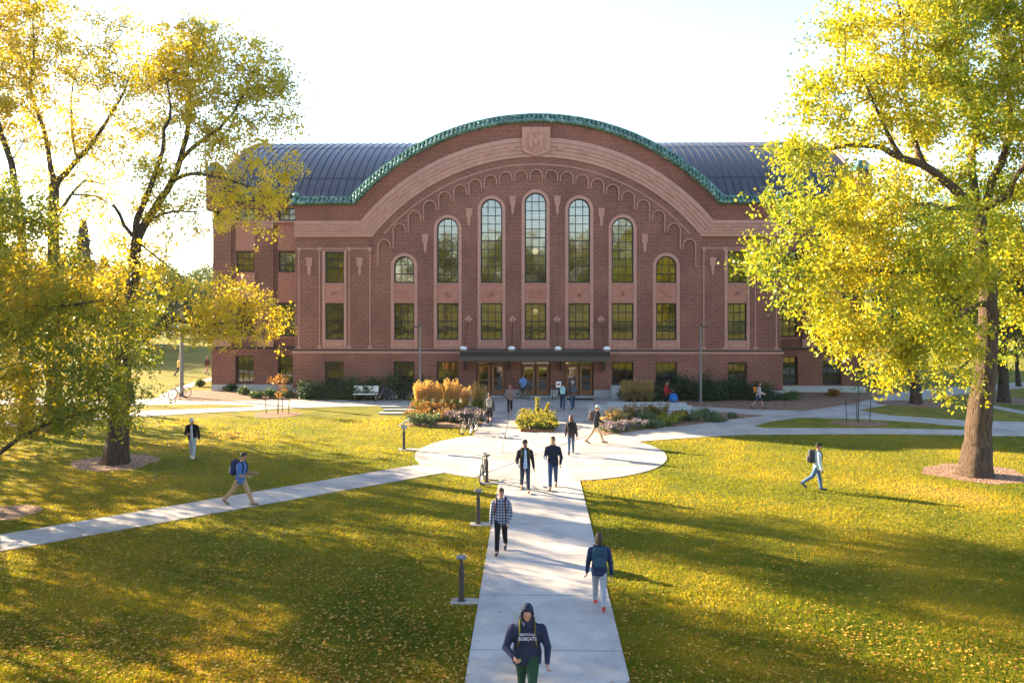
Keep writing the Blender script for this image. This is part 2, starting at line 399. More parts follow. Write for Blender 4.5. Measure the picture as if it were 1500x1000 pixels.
mulch_l = [(x, y) for x, y, _ in gp([(235, 585.5), (300, 589), (453, 587), (612, 588), (676, 588)])] + [(-5.0, 54.95), (-15.7, 54.95), (-15.7, 57.9), (-23.6, 58)]
mulch_r = [(5.4, 54.95), (5.4, 51)] + [(x, y) for x, y, _ in gp([(1012, 595.5), (1102, 600), (1180, 601.8), (1244, 592.6), (1321, 574.6)])] + [(23.5, 61), (22.6, 58), (15.7, 57.9), (15.7, 54.95)]
diag = gp([(222, 587), (244, 573), (285, 559), (330, 548), (345, 548), (300, 560), (262, 574), (252, 587)])
sheet('main_walk', walk_rect, .040, M['walk']); sheet('plaza', circ, .036, M['walk']); sheet('entrance_court', court, .032, M['walk'])
sheet('left_walk', left_walk, .028, M['walk']); sheet('cross_walk', cross_walk, .028, M['walk']); sheet('right_walk', pave_r, .024, M['walk'])
for nm, pl in (('grass_verge', sliver), ('grass_verge', island1), ('grass_verge', island2)): sheet(nm, pl, .040, M['lawn'])
sheet('spur_walk', spur, .046, M['walk']); sheet('back_path', diag, .020, M['walk'])
sheet('flower_bed_soil', tri_mulch, .050, M['mulch']); sheet('flower_bed_soil', left_bed, .044, M['mulch'])
sheet('mulch_bed', mulch_l, .016, M['mulch']); sheet('mulch_bed', mulch_r, .030, M['mulch'])
def disc(cx, cy, rx, ry, wob, seed):
    rn = random.Random(seed); ph = [rn.uniform(0, 6.28) for _ in range(4)]
    return [(cx + rx*math.cos(a)*(1+wob*math.sin(3*a+ph[0])+wob*.6*math.sin(7*a+ph[1])), cy + ry*math.sin(a)*(1+wob*math.sin(2*a+ph[2])+wob*.5*math.sin(9*a+ph[3]))) for a in [2*math.pi*i/60 for i in range(60)]]
rings = []
for (px, py, rx, ry, zz) in [(1430, 693, 1.95, 1.75, .012), (170, 677, 1.75, 1.7, .012), (405, 607, 1.35, 1.3, .012), (1258, 621, 1.5, 1.0, .052), (1342, 592, 2.2, 1.7, .052), (1478, 588, 2.0, 1.8, .060), (2, 752, 1.1, 1.1, .012), (340, 637, 1.2, .8, None)]:
    c = G(px, py)
    if zz is None: continue
    rings.append(disc(c.x, c.y, rx*.95, ry*.95, .085, px)); sheet('mulch_ring', rings[-1], zz, M['mulch'])
# joints sawn in the concrete
jt = MB()
y = 4.9
YJ = [G(803, p).y for p in (955, 875.4, 814.9, 768.4)]
st = (YJ[-1] - YJ[0]) / 3
for k in range(-4, 9):
    yy = YJ[0] + k*st
    if 2.5 < yy < 31.2: jt.box(-1.47, 1.47, yy-.012, yy+.012, .0405, .0435)
for k in range(5):
    yy = 31.3 + k*2.65
    hw = math.sqrt(max(0, PR**2 - (yy-PC.y)**2)) - .05
    if hw > .5 and k in (0, 1, 4): jt.box(PC.x-hw, PC.x+hw, yy-.01, yy+.01, .0405, .043)
for a0 in (-62, -118, 62, 118, 0, 180):
    a = R(a0); p, q = Vector((PC.x+math.cos(a)*.2, PC.y+math.sin(a)*.2, .041)), Vector((PC.x+math.cos(a)*(PR-.05), PC.y+math.sin(a)*(PR-.05), .041))
    jt.tube([p, q], .009, 4)
for xx in (-1.55, 1.5):
    jt.box(xx-.01, xx+.01, 36, 54.8, .0405, .043)
for yy in (43.2, 46.4, 49.6): jt.box(-3.0, 2.9, yy-.01, yy+.01, .0405, .043)
a_, b_ = G(0, 784), G(612, 681); c_, d_ = G(0, 808), G(655, 692)
for k in range(-3, 8):
    t = k/7.4; p, q = a_.lerp(b_, t), c_.lerp(d_, t); p.z = q.z = .0295; jt.tube([p, q], .012, 4)
for i in range(14):
    t = i/13; p, q = G(612 - 600*t, 587 - 3*t), G(640 - 640*t, 595 + 14*t*.6); p.z = q.z = .0295
    if i < 6: jt.tube([p, q], .012, 4)
for i in range(9):
    p, q = G(990 + 55*i, 598.5 if i < 2 else 640 - 0*i), G(1000 + 60*i, 642)
tag(jt.build('pavement_joints', M['joint']), kind='structure')
POLYS = [walk_rect, circ, court, [p[:2] for p in left_walk], [p[:2] for p in cross_walk], [p[:2] for p in pave_r], [p[:2] for p in left_bed], mulch_l, mulch_r, [p[:2] for p in diag]] + rings
def inside(P, poly):
    poly = np.array([(float(a[0]), float(a[1])) for a in poly]); x, y_ = P[:, 0], P[:, 1]; r = np.zeros(len(P), bool)
    j = len(poly) - 1
    for i in range(len(poly)):
        xi, yi, xj, yj = poly[i][0], poly[i][1], poly[j][0], poly[j][1]
        c = ((yi > y_) != (yj > y_)) & (x < (xj-xi)*(y_-yi)/((yj-yi) + 1e-12) + xi); r ^= c; j = i
    return r
# far ground beyond the hall: street and hills
sheet('street', [(-300, 128), (300, 128), (300, 138), (-300, 138)], .02, plain('asphalt', (.16, .16, .165), .9))
hm = MB(); rn = random.Random(4)
for L, (yy, h0) in enumerate(((1100, 26), (1350, 44))):
    top = []; x = -1100
    while x <= 1100: top.append((x, h0 + 14*math.sin(x*.006+L*2) + 9*math.sin(x*.017+L) + rn.uniform(-1.5, 1.5))); x += 22
    for (xa, za), (xb, zb) in zip(top, top[1:]):
        hm.add([(xa, yy, -2), (xb, yy, -2), (xb, yy+90, zb), (xa, yy+90, za), (xb, yy+400, -2), (xa, yy+400, -2)], [(0, 1, 2, 3), (3, 2, 4, 5)])
tag(hm.build('hills', plain('hill_scrub', (.16, .19, .22), .95, scale=.02)), kind='structure')
# pale slabs laid in the left lawn
for k, (xa, xb, yy) in enumerate(((558, 606, 596.8), (562, 606, 601.5), (555, 598, 606.5))):
    a, b = G(xa, yy), G(xb, yy); o = MB().bevbox(-(b.x-a.x)/2, (b.x-a.x)/2, -.16, .16, 0, .10, .01).build('stone_slab', M['wall_conc'], loc=((a.x+b.x)/2, a.y, 0))
    tag(o, ['farthest of three pale concrete slabs set in the grass beside the left flower bed', 'middle one of three pale concrete slabs in the grass beside the left bed', 'nearest of three pale concrete slabs set in the grass beside the left flower bed'][k], 'slab', 'pale slabs set in the lawn')
# ------------------------------------------------------------ the brick hall
M['blind'] = plain('blind_cloth', (.42, .36, .28), .9)
hall = thing('brick_hall', (0, F0, 0), 0, 'long red brick hall with a green-tiled arched gable and dark barrel roof', 'building')
S = F_PX / F0
def fx(px): return D(px, HOR, F0).x
def fz(py): return CAMH + (HOR - py) / S
CX, CZ = 0.0, fz(537)
def arcpath(rp, flat_py, n=90, half=15.62):
    r = rp / S; zf = fz(flat_py); dz = zf - CZ; dx = math.sqrt(r*r - dz*dz); a0 = math.asin(dz/r)
    pts = [(-half, zf)] + [(CX + r*math.cos(math.pi - a0 - (math.pi-2*a0)*i/n), CZ + r*math.sin(math.pi - a0 - (math.pi-2*a0)*i/n)) for i in range(n+1)] + [(half, zf)]
    return pts
def rect(x0, x1, z0, z1): return [(x0, z0), (x1, z0), (x1, z1), (x0, z1)]
def archp(x0, x1, z0, z1, n=14):
    r = (x1-x0)/2; c = (x0+x1)/2; zc = z1 - r
    return [(x0, z0), (x1, z0)] + [(c + r*math.cos(math.pi*i/n), zc + r*math.sin(math.pi*i/n)) for i in range(n+1)]
def window(x0, x1, z0, z1, cols, rows, arch=False, y=.16, parent=hall, fr=.085):
    shp = archp if arch else rect
    mb = MB().plate(shp(x0, x1, z0, z1), [shp(x0+fr, x1-fr, z0+fr, z1-fr)], y, y+.10)
    r = (x1-x0)/2; c = (x0+x1)/2
    for i in range(1, cols):
        x = x0 + (x1-x0)*i/cols; zt = z1 - .03
        if arch: zt = z1 - r + math.sqrt(max(0, (r-.04)**2-(x-c)**2))
        mb.box(x-.024, x+.024, y+.02, y+.075, z0+.04, zt)
    for k in range(1, rows):
        z = z0 + (z1-z0)*k/rows; hw = r-.04
        if arch and z > z1-r: hw = math.sqrt(max(.01, (r-.04)**2 - (z-(z1-r))**2))
        t = .035 if k == rows//2 else .023
        mb.box(c-hw, c+hw, y+.018, y+.078, z-t, z+t)
    o = mb.build('window', M['dark'], parent)
    MB().plate(shp(x0+.03, x1-.03, z0+.03, z1-.03), [], y+.045, y+.053).build('pane', M['glass'], o)
    return o
TALL = [(784.5, 282), (720, 291), (848.5, 291), (655.8, 319), (912, 319), (592, 375), (976, 375)]
cols_ = []
for c, top in TALL: cols_.append((fx(c)-.70 if abs(c-784) < 150 else fx(c)-.66, fx(c)+.70 if abs(c-784) < 150 else fx(c)+.66, fz(top), True))
for c in (490, 1080): cols_.append((fx(c)-.62, fx(c)+.62, fz(368), False))
zb, z2b, z2t, z1b = fz(510.5), fz(498), fz(444), fz(414.5)
sw = .20
holes = []; surr = []
for (x0, x1, zt, ar) in cols_:
    o_ = (archp if ar else rect)(x0-sw, x1+sw, zb, zt+sw) if ar else rect(x0-sw*.8, x1+sw*.8, zb, zt+.06)
    holes.append(o_); surr.append((o_, x0, x1, zt, ar))
GW = [(c, w_) for c, w_ in ((490, .62), (592, .68), (656, .70), (912, .70), (976, .68), (1080, .62))]
gz0, gz1 = fz(568.5), fz(529.5)
ghole = [rect(fx(c)-w_, fx(c)+w_, gz0, gz1) for c, w_ in GW]
DB = [(697.5, 740.5), (763.5, 806), (827, 869.5)]
dz1 = fz(529.5)
dhole = [rect(fx(a), fx(b), .10, dz1) for a, b in DB]
top = arcpath(357, 300)
outer = [(-15.62, zb-.02)] + top + [(15.62, zb-.02)]
wb = MB().plate(outer, holes, 0, .45); wb.build('front_wall', M['brick'], hall)
base = [(-15.75, 0), (15.75, 0), (15.75, zb-.16), (-15.75, zb-.16)]
MB().plate(base, ghole + [rect(fx(a), fx(b), -.0 + .1, dz1) for a, b in DB], -.10, .45).build('base_wall', M['brick'], hall)
# bands at the belt and water table
MB().box(-15.85, 15.85, -.16, .35, zb-.155, zb-.06).build('belt_course', M['dark'], hall)
MB().box(-15.80, 15.80, -.13, .35, zb-.32, zb-.16).box(-15.72, 15.72, -.06, .30, zb-.06, zb-.02).build('belt_stone', M['stone'], hall)
mb = MB()
edges = [-15.85] + [v for a, b in DB for v in (fx(a)-.02, fx(b)+.02)] + [15.85]
for i in range(0, len(edges), 2): mb.box(edges[i], edges[i+1], -.17, .0, 0, .48)
mb.split('plinth', M['wall_conc'], hall)
# stone surrounds, panels and emblems
def bar(mb, x, z, L, wd, a, y0, y1):
    c, s_ = math.cos(a), math.sin(a); p = [(-L/2, -wd/2), (L/2, -wd/2), (L/2, wd/2), (-L/2, wd/2)]
    q = [(x+u*c-v*s_, z+u*s_+v*c) for u, v in p]
    mb.add([(u, y0, v) for u, v in q] + [(u, y1, v) for u, v in q], [(0, 1, 2, 3), (7, 6, 5, 4), (0, 4, 5, 1), (1, 5, 6, 2), (2, 6, 7, 3), (3, 7, 4, 0)])
for i, (o_, x0, x1, zt, ar) in enumerate(surr):
    w1 = (archp if ar else rect)(x0, x1, z1b, zt); w2 = rect(x0, x1, z2b, z2t)
    MB().plate(o_, [w1, w2], -.045, .30).build('stone_surround', M['stone'], hall)
    xm, zm = (x0+x1)/2, (z2t+z1b)/2; hh = (z1b-z2t)/2
    pb = MB().box(x0+.06, x1-.06, -.055, -.02, z2t+.10, z1b-.10)
    f = .05; pb.plate(rect(x0+.0, x1-.0, z2t+.05, z1b-.05), [rect(x0+f, x1-f, z2t+.05+f, z1b-.05-f)], -.085, -.03)
    pb.plate(rect(x0, x1, zb+.08, z2b-.08), [rect(x0+.1, x1-.1, zb+.16, z2b-.16)], -.07, -.03)
    a = abs(xm)
    if i == 0:
        pb.plate([(xm-.38, zm+.28), (xm+.38, zm+.28), (xm+.38, zm-.1), (xm, zm-.32), (xm-.38, zm-.1)], [[(xm-.28, zm+.18), (xm+.28, zm+.18), (xm+.28, zm-.05), (xm, zm-.2), (xm-.28, zm-.05)]], -.13, -.05)
        bar(pb, xm, zm+.05, .5, .05, 0, -.12, -.05)
    elif a < 4: bar(pb, xm-.13, zm, .55, .08, R(-42), -.13, -.05); bar(pb, xm+.13, zm, .55, .08, R(42), -.13, -.05); bar(pb, xm, zm-.05, .08, .3, 0, -.13, -.05)
    elif a < 7: bar(pb, xm, zm, .09, .42, 0, -.13, -.05); bar(pb, xm-.08, zm-.1, .3, .07, R(40), -.13, -.05); bar(pb, xm+.08, zm-.1, .3, .07, R(-40), -.13, -.05)
    elif a < 10: bar(pb, xm, zm, .95, .07, R(38), -.12, -.05); bar(pb, xm, zm, .95, .07, R(-38), -.13, -.06)
    else: bar(pb, xm, zm, .42, .08, R(32), -.13, -.05); bar(pb, xm+.08, zm+.04, .2, .08, R(-40), -.13, -.05); bar(pb, xm-.05, zm-.05, .10, .2, R(20), -.13, -.05)
    pb.split('spandrel_panel', M['panel'], hall)
    rws = max(3, round((zt-z1b)/.56))
    wa = window(x0, x1, z1b, zt, 3, rws, ar); wb_ = window(x0, x1, z2b, z2t, 3, 4)
    if i in (2, 4, 5, 8): MB().box(x0+.05, x1-.05, .45, .47, z2b + (z2t-z2b)*(.35 if i != 4 else .6), z2t-.02).build('blind', M['blind'], wb_)
    if i in (6, 7): MB().box(x0+.05, x1-.05, .45, .47, z1b + (zt-z1b)*.5, zt-.5).build('blind', M['blind'], wa)
for (c, w_) in GW:
    wg = window(fx(c)-w_, fx(c)+w_, gz0, gz1, 3, 3)
    if c in (592, 976): MB().box(fx(c)-w_+.05, fx(c)+w_-.05, .45, .47, gz0+.7, gz1-.02).build('blind', M['blind'], wg)
    MB().box(fx(c)-w_-.06, fx(c)+w_+.06, -.14, .1, gz0-.10, gz0-.002).build('window_sill', M['stone'], hall)
# arched stone band with its grooves and rosettes
for (ro, fo, ri, fi, y0, nm, m_) in ((335, 323, 309, 344.5, -.16, 'arch_band', 'stone'),):
    mb = MB().plate(arcpath(ro, fo) + arcpath(ri, fi)[::-1], [], y0, .1)
    for k in range(4):
        a_r = ro - 4 - 5.6*k; a_f = fo + 3.4 + 4.4*k
        mb.plate(arcpath(a_r, a_f) + arcpath(a_r-2.4, a_f+2.1)[::-1], [], y0-.055, y0+.02)
    mb.plate(arcpath(ri, fi) + arcpath(ri-2.6, fi+2.3)[::-1], [], y0-.03, .1)
    mb.build(nm, M[m_], hall)
    mr = MB()
    def rosette(x, z, a):
        bar(mr, x, z, .34, .34, a+R(45), y0-.10, y0-.04); bar(mr, x, z, .34, .34, a, y0-.12, y0-.05); bar(mr, x, z, .14, .14, a, y0-.16, y0-.1)
    for k in range(-7, 8):
        if k == 0: continue
        a = R(90 + k*6.35); rosette(CX + 322/S*math.cos(a), CZ + 322/S*math.sin(a), a)
    for sx in (-1, 1):
        for xx in (12.2, 14.0): rosette(sx*xx, (fz(323)+fz(344.5))/2, 0)
    mr.split('band_ornament', M['stone'], hall)
# brick band above the stone, set forward
MB().plate(arcpath(356.5, 300.2) + arcpath(335.2, 322.7)[::-1], [], -.08, .02).build('upper_brick_band', M['brick2'], hall)
# frieze bricks between stone band and the blind arcade, cut by the small arches below
sp_ = 22.3
top_in = arcpath(309, 346, half=11.0)[1:-1]
low = []
KN = 10
for k in range(-KN, KN+1):
    xc = k*sp_/S; rr = (sp_/2 - 2.2)/S
    ztop = CZ + math.sqrt((288/S)**2 - (abs(k)*sp_/S*0.985)**2); zc = ztop - rr
    def foot(kk):   # hanging leg between arch kk and kk+1
        za = CZ + math.sqrt((288/S)**2 - (abs(kk)*sp_/S*0.985)**2); zb_ = CZ + math.sqrt((288/S)**2 - (abs(kk+1)*sp_/S*0.985)**2)
        return min(za, zb_) - rr - .22
    zl = foot(k-1) if k > -KN else zc - 1.35; zr = foot(k) if k < KN else zc - 1.35
    if k == -KN: low += [(xc-rr-2*2.2/S, zl)]
    low += [(xc-rr, zl), (xc-rr, zc)]
    low += [(xc - rr*math.cos(math.pi*i/10), zc + rr*math.sin(math.pi*i/10)) for i in range(1, 10)]
    low += [(xc+rr, zc), (xc+rr, zr)]
    if k == KN: low += [(xc+rr+2*2.2/S, zr)]
xs_ = [p[0] for p in top_in]
ti = [p for p in top_in if abs(p[0]) <= low[-1][0] + .35]
MB().plate(ti[::-1] + low, [], -.10, .01).build('blind_arcade', M['brick'], hall)
ml = MB().tube([(x, -.115, z) for x, z in low], .036, 5)
for k in range(-KN-1, KN+1):      # little stone drops under each leg
    pass
r_ = 296/S
ml.tube([(CX + r_*math.cos(a), -.11, CZ + r_*math.sin(a)) for a in [R(41 + 98*i/80) for i in range(81)]], .045, 5)
ml.build('arcade_moulding', M['stone'], hall)
# flanking piers: thin stone frames and hanging plaques
mf = MB()
for sx in (-1, 1):
    for (pa) in (438, 468, 511.5, 542):
        x = sx*abs(fx(pa)); mf.box(x-.035, x+.035, -.04, .02, zb, fz(364))
        mf.box(x-.12, x+.12, -.06, .02, fz(367), fz(362)); mf.box(x-.12, x+.12, -.06, .02, zb, zb+.16)
    xa, xb = sorted((sx*abs(fx(438)), sx*abs(fx(542)))); mf.box(xa, xb, -.035, .02, fz(364.5), fz(363))
mf.split('pier_trim', M['stone'], hall)
def plaque(px, py0, py1):
    x, z1, z0 = fx(px), fz(py0), fz(py1); h = z1-z0; p = MB()
    p.plate([(x-.20, z1), (x-.18, z1-h*.42), (x-.10, z1-h*.5), (x-.09, z1-h*.82), (x, z0), (x+.09, z1-h*.82), (x+.10, z1-h*.5), (x+.18, z1-h*.42), (x+.20, z1)], [], -.09, .01)
    p.box(x-.22, x+.22, -.13, 0, z1-.1, z1); p.box(x-.11, x+.11, -.13, -.08, z1-h*.34, z1-h*.18); p.box(x-.07, x+.07, -.13, -.08, z1-h*.7, z1-h*.56)
    p.build('wall_plaque', M['stone'], hall)
for (px, a, b) in ((751, 287, 315), (816.5, 287, 315), (687, 305, 333), (881, 305, 333), (623, 343, 371), (944.5, 343, 371), (453, 377, 404), (527, 377, 404), (1044, 377, 404), (1117, 377, 404)): plaque(px, a, b)
# shield block at the crown
xs0, xs1 = fx(766), fx(804.5); zt_, zb_ = fz(188), fz(229)
sh = MB().plate([(xs0, zt_), (xs0, zb_+.25), (xs0+.45, zb_+.1), (0, zb_-.05), (xs1-.45, zb_+.1), (xs1, zb_+.25), (xs1, zt_)], [], -.34, .05)
sh.box(xs0-.06, xs1+.06, -.38, .05, zt_-.14, zt_); sh.box(xs0-.05, xs0+.07, -.37, .05, zb_+.3, zt_-.14); sh.box(xs1-.07, xs1+.05, -.37, .05, zb_+.3, zt_-.14)
so_ = sh.build('shield_block', M['stone'], hall)
cxs = (xs0+xs1)/2
MB().plate([(cxs-.60, zt_-.3), (cxs-.60, zb_+.42), (cxs-.2, zb_+.25), (cxs, zb_+.1), (cxs+.2, zb_+.25), (cxs+.60, zb_+.42), (cxs+.60, zt_-.3)], [], -.40, -.34).build('letter_panel', M['panel'], hall)
zm_ = (zt_+zb_)/2 - .02
MB().plate([(cxs-.42, zm_-.40), (cxs-.24, zm_-.40), (cxs-.24, zm_+.16), (cxs, zm_-.22), (cxs+.24, zm_+.16), (cxs+.24, zm_-.40), (cxs+.42, zm_-.40), (cxs+.42, zm_+.46), (cxs+.26, zm_+.46), (cxs, zm_+.05), (cxs-.26, zm_+.46), (cxs-.42, zm_+.46)], [], -.46, -.39).build('carved_letter', M['stone'], hall)
# green tile coping
ct = MB()
def offs(p1, p2): return p1, p2
oc = arcpath(370, 288, 150); ic = arcpath(358.5, 298, 150)
def resamp(P, n):
    P = np.array(P); d = np.r_[0, np.cumsum(np.hypot(*np.diff(P, axis=0).T))]; t = np.linspace(0, d[-1], n)
    return np.c_[np.interp(t, d, P[:, 0]), np.interp(t, d, P[:, 1])]
NT = 116
O, I = resamp(oc, NT), resamp(ic, NT)
yo, yi = .16, -.36
for i in range(NT-1):
    a, b, c, d = O[i], O[i+1], I[i+1], I[i]
    ct.add([(a[0], yo, a[1]-.05), (b[0], yo, b[1]-.05), (c[0], yi, c[1]-.02), (d[0], yi, d[1]-.02), (a[0], yo+.6, a[1]-.45), (b[0], yo+.6, b[1]-.45), (d[0], .1, d[1]-.1), (c[0], .1, c[1]-.1)],
           [(0, 1, 2, 3), (1, 0, 4, 5), (3, 2, 7, 6)])
for i in range(NT):
    a, d = O[i], I[i]
    P0, P1 = Vector((a[0], yo, a[1])), Vector((d[0], yi, d[1]))
    m_ = P0.lerp(P1, .52)
    ct.tube([P0, P0.lerp(P1, .5)], [.065, .105], 8); ct.tube([m_, P1], [.075, .115], 8)
    ct.tube([P0 + Vector((0, .5, -.35)), P0], [.11, .10], 6)
n_ = len(O)
ct.tube([(x, yo, z+.0) for x, z in O], .085, 6)
for sx in (-1, 1): ct.ell((sx*15.6, yo, fz(288)+.12), (.22, .18, .22)); ct.tube([(sx*15.62, yo, fz(288)), (sx*15.85, yi, fz(300))], .14, 8)
ct.build('tile_coping', M['tile'], hall, smooth=True)
# side walls, wings, back
mb = MB()
zt14 = fz(300)
for sx in (-1, 1):
    xa, xb = sorted((sx*15.62, sx*15.2)); mb.box(xa, xb, .45, 3.2, 0, zt14)
mb.split('return_wall', M['brick'], hall)
YW = 3.0; SW = F_PX/(F0+YW)
def wz(py): return CAMH + (HOR-py)/SW
def wx(px): return D(px, HOR, F0+YW).x
ZE = wz(291)
cA, cB = (abs(wx(373)), abs(wx(346))), (16.25, abs(wx(408)))
rowsW = [(wz(322.5), wz(304), 2, 2), (wz(398), wz(368), 3, 3), (wz(493), wz(444), 3, 4), (wz(562), wz(521), 3, 3)]
for sx in (-1, 1):
    hl = []; 
    for (xa, xb) in (cA, cB):
        x0, x1 = sorted((sx*xa, sx*xb))
        for (z0, z1, c_n, r_n) in rowsW: hl.append(rect(x0, x1, z0, z1)); window(x0, x1, z0, z1, c_n, r_n, y=YW+.14)
    x0, x1 = sorted((sx*15.65, sx*22.0))
    MB().plate(rect(x0, x1, 0, ZE), hl, YW, YW+.4).build('wing_wall', M['brick'], hall)
    t = MB()
    for (xa, xb) in (cA, cB):
        u0, u1 = sorted((sx*xa, sx*xb))
        t.box(u0-.02, u1+.02, YW-.03, YW+.1, wz(366.5), wz(324)); t.box(u0-.02, u1+.02, YW-.03, YW+.1, wz(442.5), wz(399.5))
        t.box(u0-.08, u1+.08, YW-.07, YW+.1, wz(495.5), wz(493.4)); t.box(u0-.08, u1+.08, YW-.07, YW+.1, wz(564.5), wz(562.4))
    t.split('wing_panel', M['panel'], hall, .002)
    p = MB()
    for (xa, xb) in ((abs(wx(340)), 22.05), (abs(wx(402)), abs(wx(378)))):
        u0, u1 = sorted((sx*xa, sx*xb)); p.box(u0, u1, YW-.22, YW-.001, wz(507), wz(326))
    u0, u1 = sorted((sx*15.8, sx*22.15)); p.box(u0, u1, YW-.26, YW-.002, 0, wz(511))
    # openings of the base are left clear by building it in pieces
    p = MB()
    for (xa, xb) in ((abs(wx(340)), 22.05), (abs(wx(402)), abs(wx(378)))):
        u0, u1 = sorted((sx*xa, sx*xb)); p.box(u0, u1, YW-.22, YW-.001, wz(507), wz(326))
    p.plate(rect(*sorted((sx*15.8, sx*22.15)), 0, wz(511)), [rect(*sorted((sx*a), ) if False else (min(sx*a, sx*b), max(sx*a, sx*b)), rowsW[3][0], rowsW[3][1]) for a, b in (cA, cB)], YW-.2, YW-.004)
    p.build('wing_pilaster', M['brick'], hall)
    q = MB(); u0, u1 = sorted((sx*15.7, sx*22.1)); q.box(u0, u1, YW-.30, YW-.003, wz(511), wz(508.6)); q.build('wing_belt', M['dark'], hall)
    q = MB(); q.box(u0, u1, YW-.28, YW-.003, wz(326), wz(323.3))
    for (xa, xb) in ((abs(wx(340)), 22.1), (abs(wx(402)), abs(wx(378)))):
        a0, a1 = sorted((sx*xa, sx*xb)); q.box(a0, a1, YW-.24, YW-.22, wz(508), wz(496)); q.box(a0, a1, YW-.25, YW-.22, wz(335), wz(326.4))
    q.split('wing_stone', M['stone'], hall)
    q = MB(); q.box(u0, u1, YW-.29, YW-.2, 0, .45); q.build('wing_plinth', M['wall_conc'], hall)
    # end wall with its gable
    RC, Rr, ZC = YW+13.0, 19.1, None
ZC = ZE - Rr*math.cos(math.asin(13.6/Rr))
def vault(dr, n=40, half=13.6):
    a0 = math.asin(min(1, half/Rr)); return [(RC + (Rr+dr)*math.sin(-a0 + 2*a0*i/n), ZC + (Rr+dr)*math.cos(-a0 + 2*a0*i/n)) for i in range(n+1)]
for sx in (-1, 1):
    prof = [(YW, 0)] + [(YW, ZE)] + [p for p in vault(-.05) if YW < p[0] < YW+26] + [(YW+26, ZE), (YW+26, 0)]
    xa, xb = sorted((sx*21.6, sx*22.1))
    MB().plate(prof, [], xa, xb, axis='x').build('end_wall', M['brick'], hall)
    cop = vault(.0); MB().tube([(sx*21.85, y_, z_) for y_, z_ in cop], .12, 6).build('gable_coping', M['stone'], hall)
    p = MB().box(*sorted((sx*21.55, sx*22.5)), YW-.3, YW+.9, ZE-.8, wz(252)); p.build('corner_pier', M['brick'], hall)
    c0 = sx*22.02; q = MB(); zc_ = wz(252)
    q.add([(c0-.66, YW-.5, zc_), (c0+.66, YW-.5, zc_), (c0+.66, YW+1.1, zc_), (c0-.66, YW+1.1, zc_), (c0-.2, YW+.2, zc_+.75), (c0+.2, YW+.2, zc_+.75), (c0+.2, YW+.4, zc_+.75), (c0-.2, YW+.4, zc_+.75)],
          [(0, 3, 2, 1), (4, 5, 6, 7), (0, 1, 5, 4), (1, 2, 6, 5), (2, 3, 7, 6), (3, 0, 4, 7)])
    for k in range(5):
        xx = c0-.55+.275*k; q.tube([(xx, YW-.5, zc_+.02), (c0+(xx-c0)*.35, YW+.2, zc_+.72)], .07, 6)
    q.build('pier_cap', M['tile'], hall)
MB().box(-21.6, 21.6, YW+25.6, YW+26, 0, ZE).build('back_wall', M['brick'], hall)
# the barrel roof
v = vault(0.0); rb = MB(); NV = len(v)
rb.add([(x, a, b) for x in (-21.7, 21.7) for a, b in v], [(i, i+1, NV+i+1, NV+i) for i in range(NV-1)])
ro_ = rb.build('barrel_roof', M['roof'], hall, smooth=True)
sb = MB(); xx = -21.4
while xx < 21.5:
    vv = vault(.055); lo = vault(-.02); k = len(vv)
    b0 = len(sb.v)
    for (a, b), (c, d) in zip(vv, lo): sb.v += [(xx-.016, c, d), (xx-.016, a, b), (xx+.016, a, b), (xx+.016, c, d)]
    for i in range(k-1):
        for j in range(3): sb.f.append((b0+i*4+j, b0+i*4+j+1, b0+(i+1)*4+j+1, b0+(i+1)*4+j))
    xx += .52
for idx in (3, 11):
    (a, b), (c, d) = vault(.03)[idx], vault(.03)[idx+1]
    sb.add([(-21.6, a, b), (21.6, a, b), (21.6, a+(c-a)*.16, b+(d-b)*.16), (-21.6, a+(c-a)*.16, b+(d-b)*.16), (-21.6, a, b-.06), (21.6, a, b-.06)], [(0, 1, 2, 3), (0, 4, 5, 1)])
sb.build('standing_seams', M['seam'], ro_)
gt = MB()
for sx in (-1, 1): gt.box(*sorted((sx*15.7, sx*22.0)), YW-.75, YW-.45, ZE-.1, ZE+.16); gt.box(*sorted((sx*15.7, sx*22.0)), YW-.5, YW+.1, ZE-.28, ZE-.12)
gt.split('gutter', M['dark'], hall)
# roof behind the arched gable
pr = arcpath(354, 303)
MB().plate([(-15.5, fz(303)-.4)] + pr + [(15.5, fz(303)-.4)], [], .5, 10).build('gable_roof', M['roof'], hall)
# dark rooms behind the glass
it = MB().box(-15.1, 15.1, 2.5, 2.6, 0, 13)
for z in (fz(520), fz(430)): it.box(-15.1, 15.1, .5, 2.5, z-.15, z+.1)
for sx in (-1, 1): it.box(*sorted((sx*15.7, sx*21.5)), YW+2.5, YW+2.6, 0, 13); it.box(*sorted((sx*15.7, sx*21.5)), YW+.45, YW+2.5, wz(510)-.15, wz(510)+.1); it.box(*sorted((sx*15.7, sx*21.5)), YW+.45, YW+2.5, wz(425)-.15, wz(425)+.1)
it.split('inner_wall', M['interior'], hall)
for (px, py) in ((784, 367), (784.5, 457)):
    lg = MB().ell((fx(px), 1.2, fz(py)), .17 if py > 400 else .2).build('hanging_globe', M['lamp'], hall, smooth=True)
    MB().tube([(fx(px), 1.2, fz(py)+.15), (fx(px), 1.2, fz(py)+1.0)], .012, 5).build('lamp_rod', M['dark'], lg)
MB().box(fx(772), fx(797), 1.6, 1.66, fz(459.5), fz(458.2)).build('tube_light', M['lampbar'], hall)
for py in (305.5, 313): MB().box(fx(781), fx(799), 1.9, 1.95, fz(py)+.0, fz(py)+.07).build('tube_light', M['lampbar'], hall)
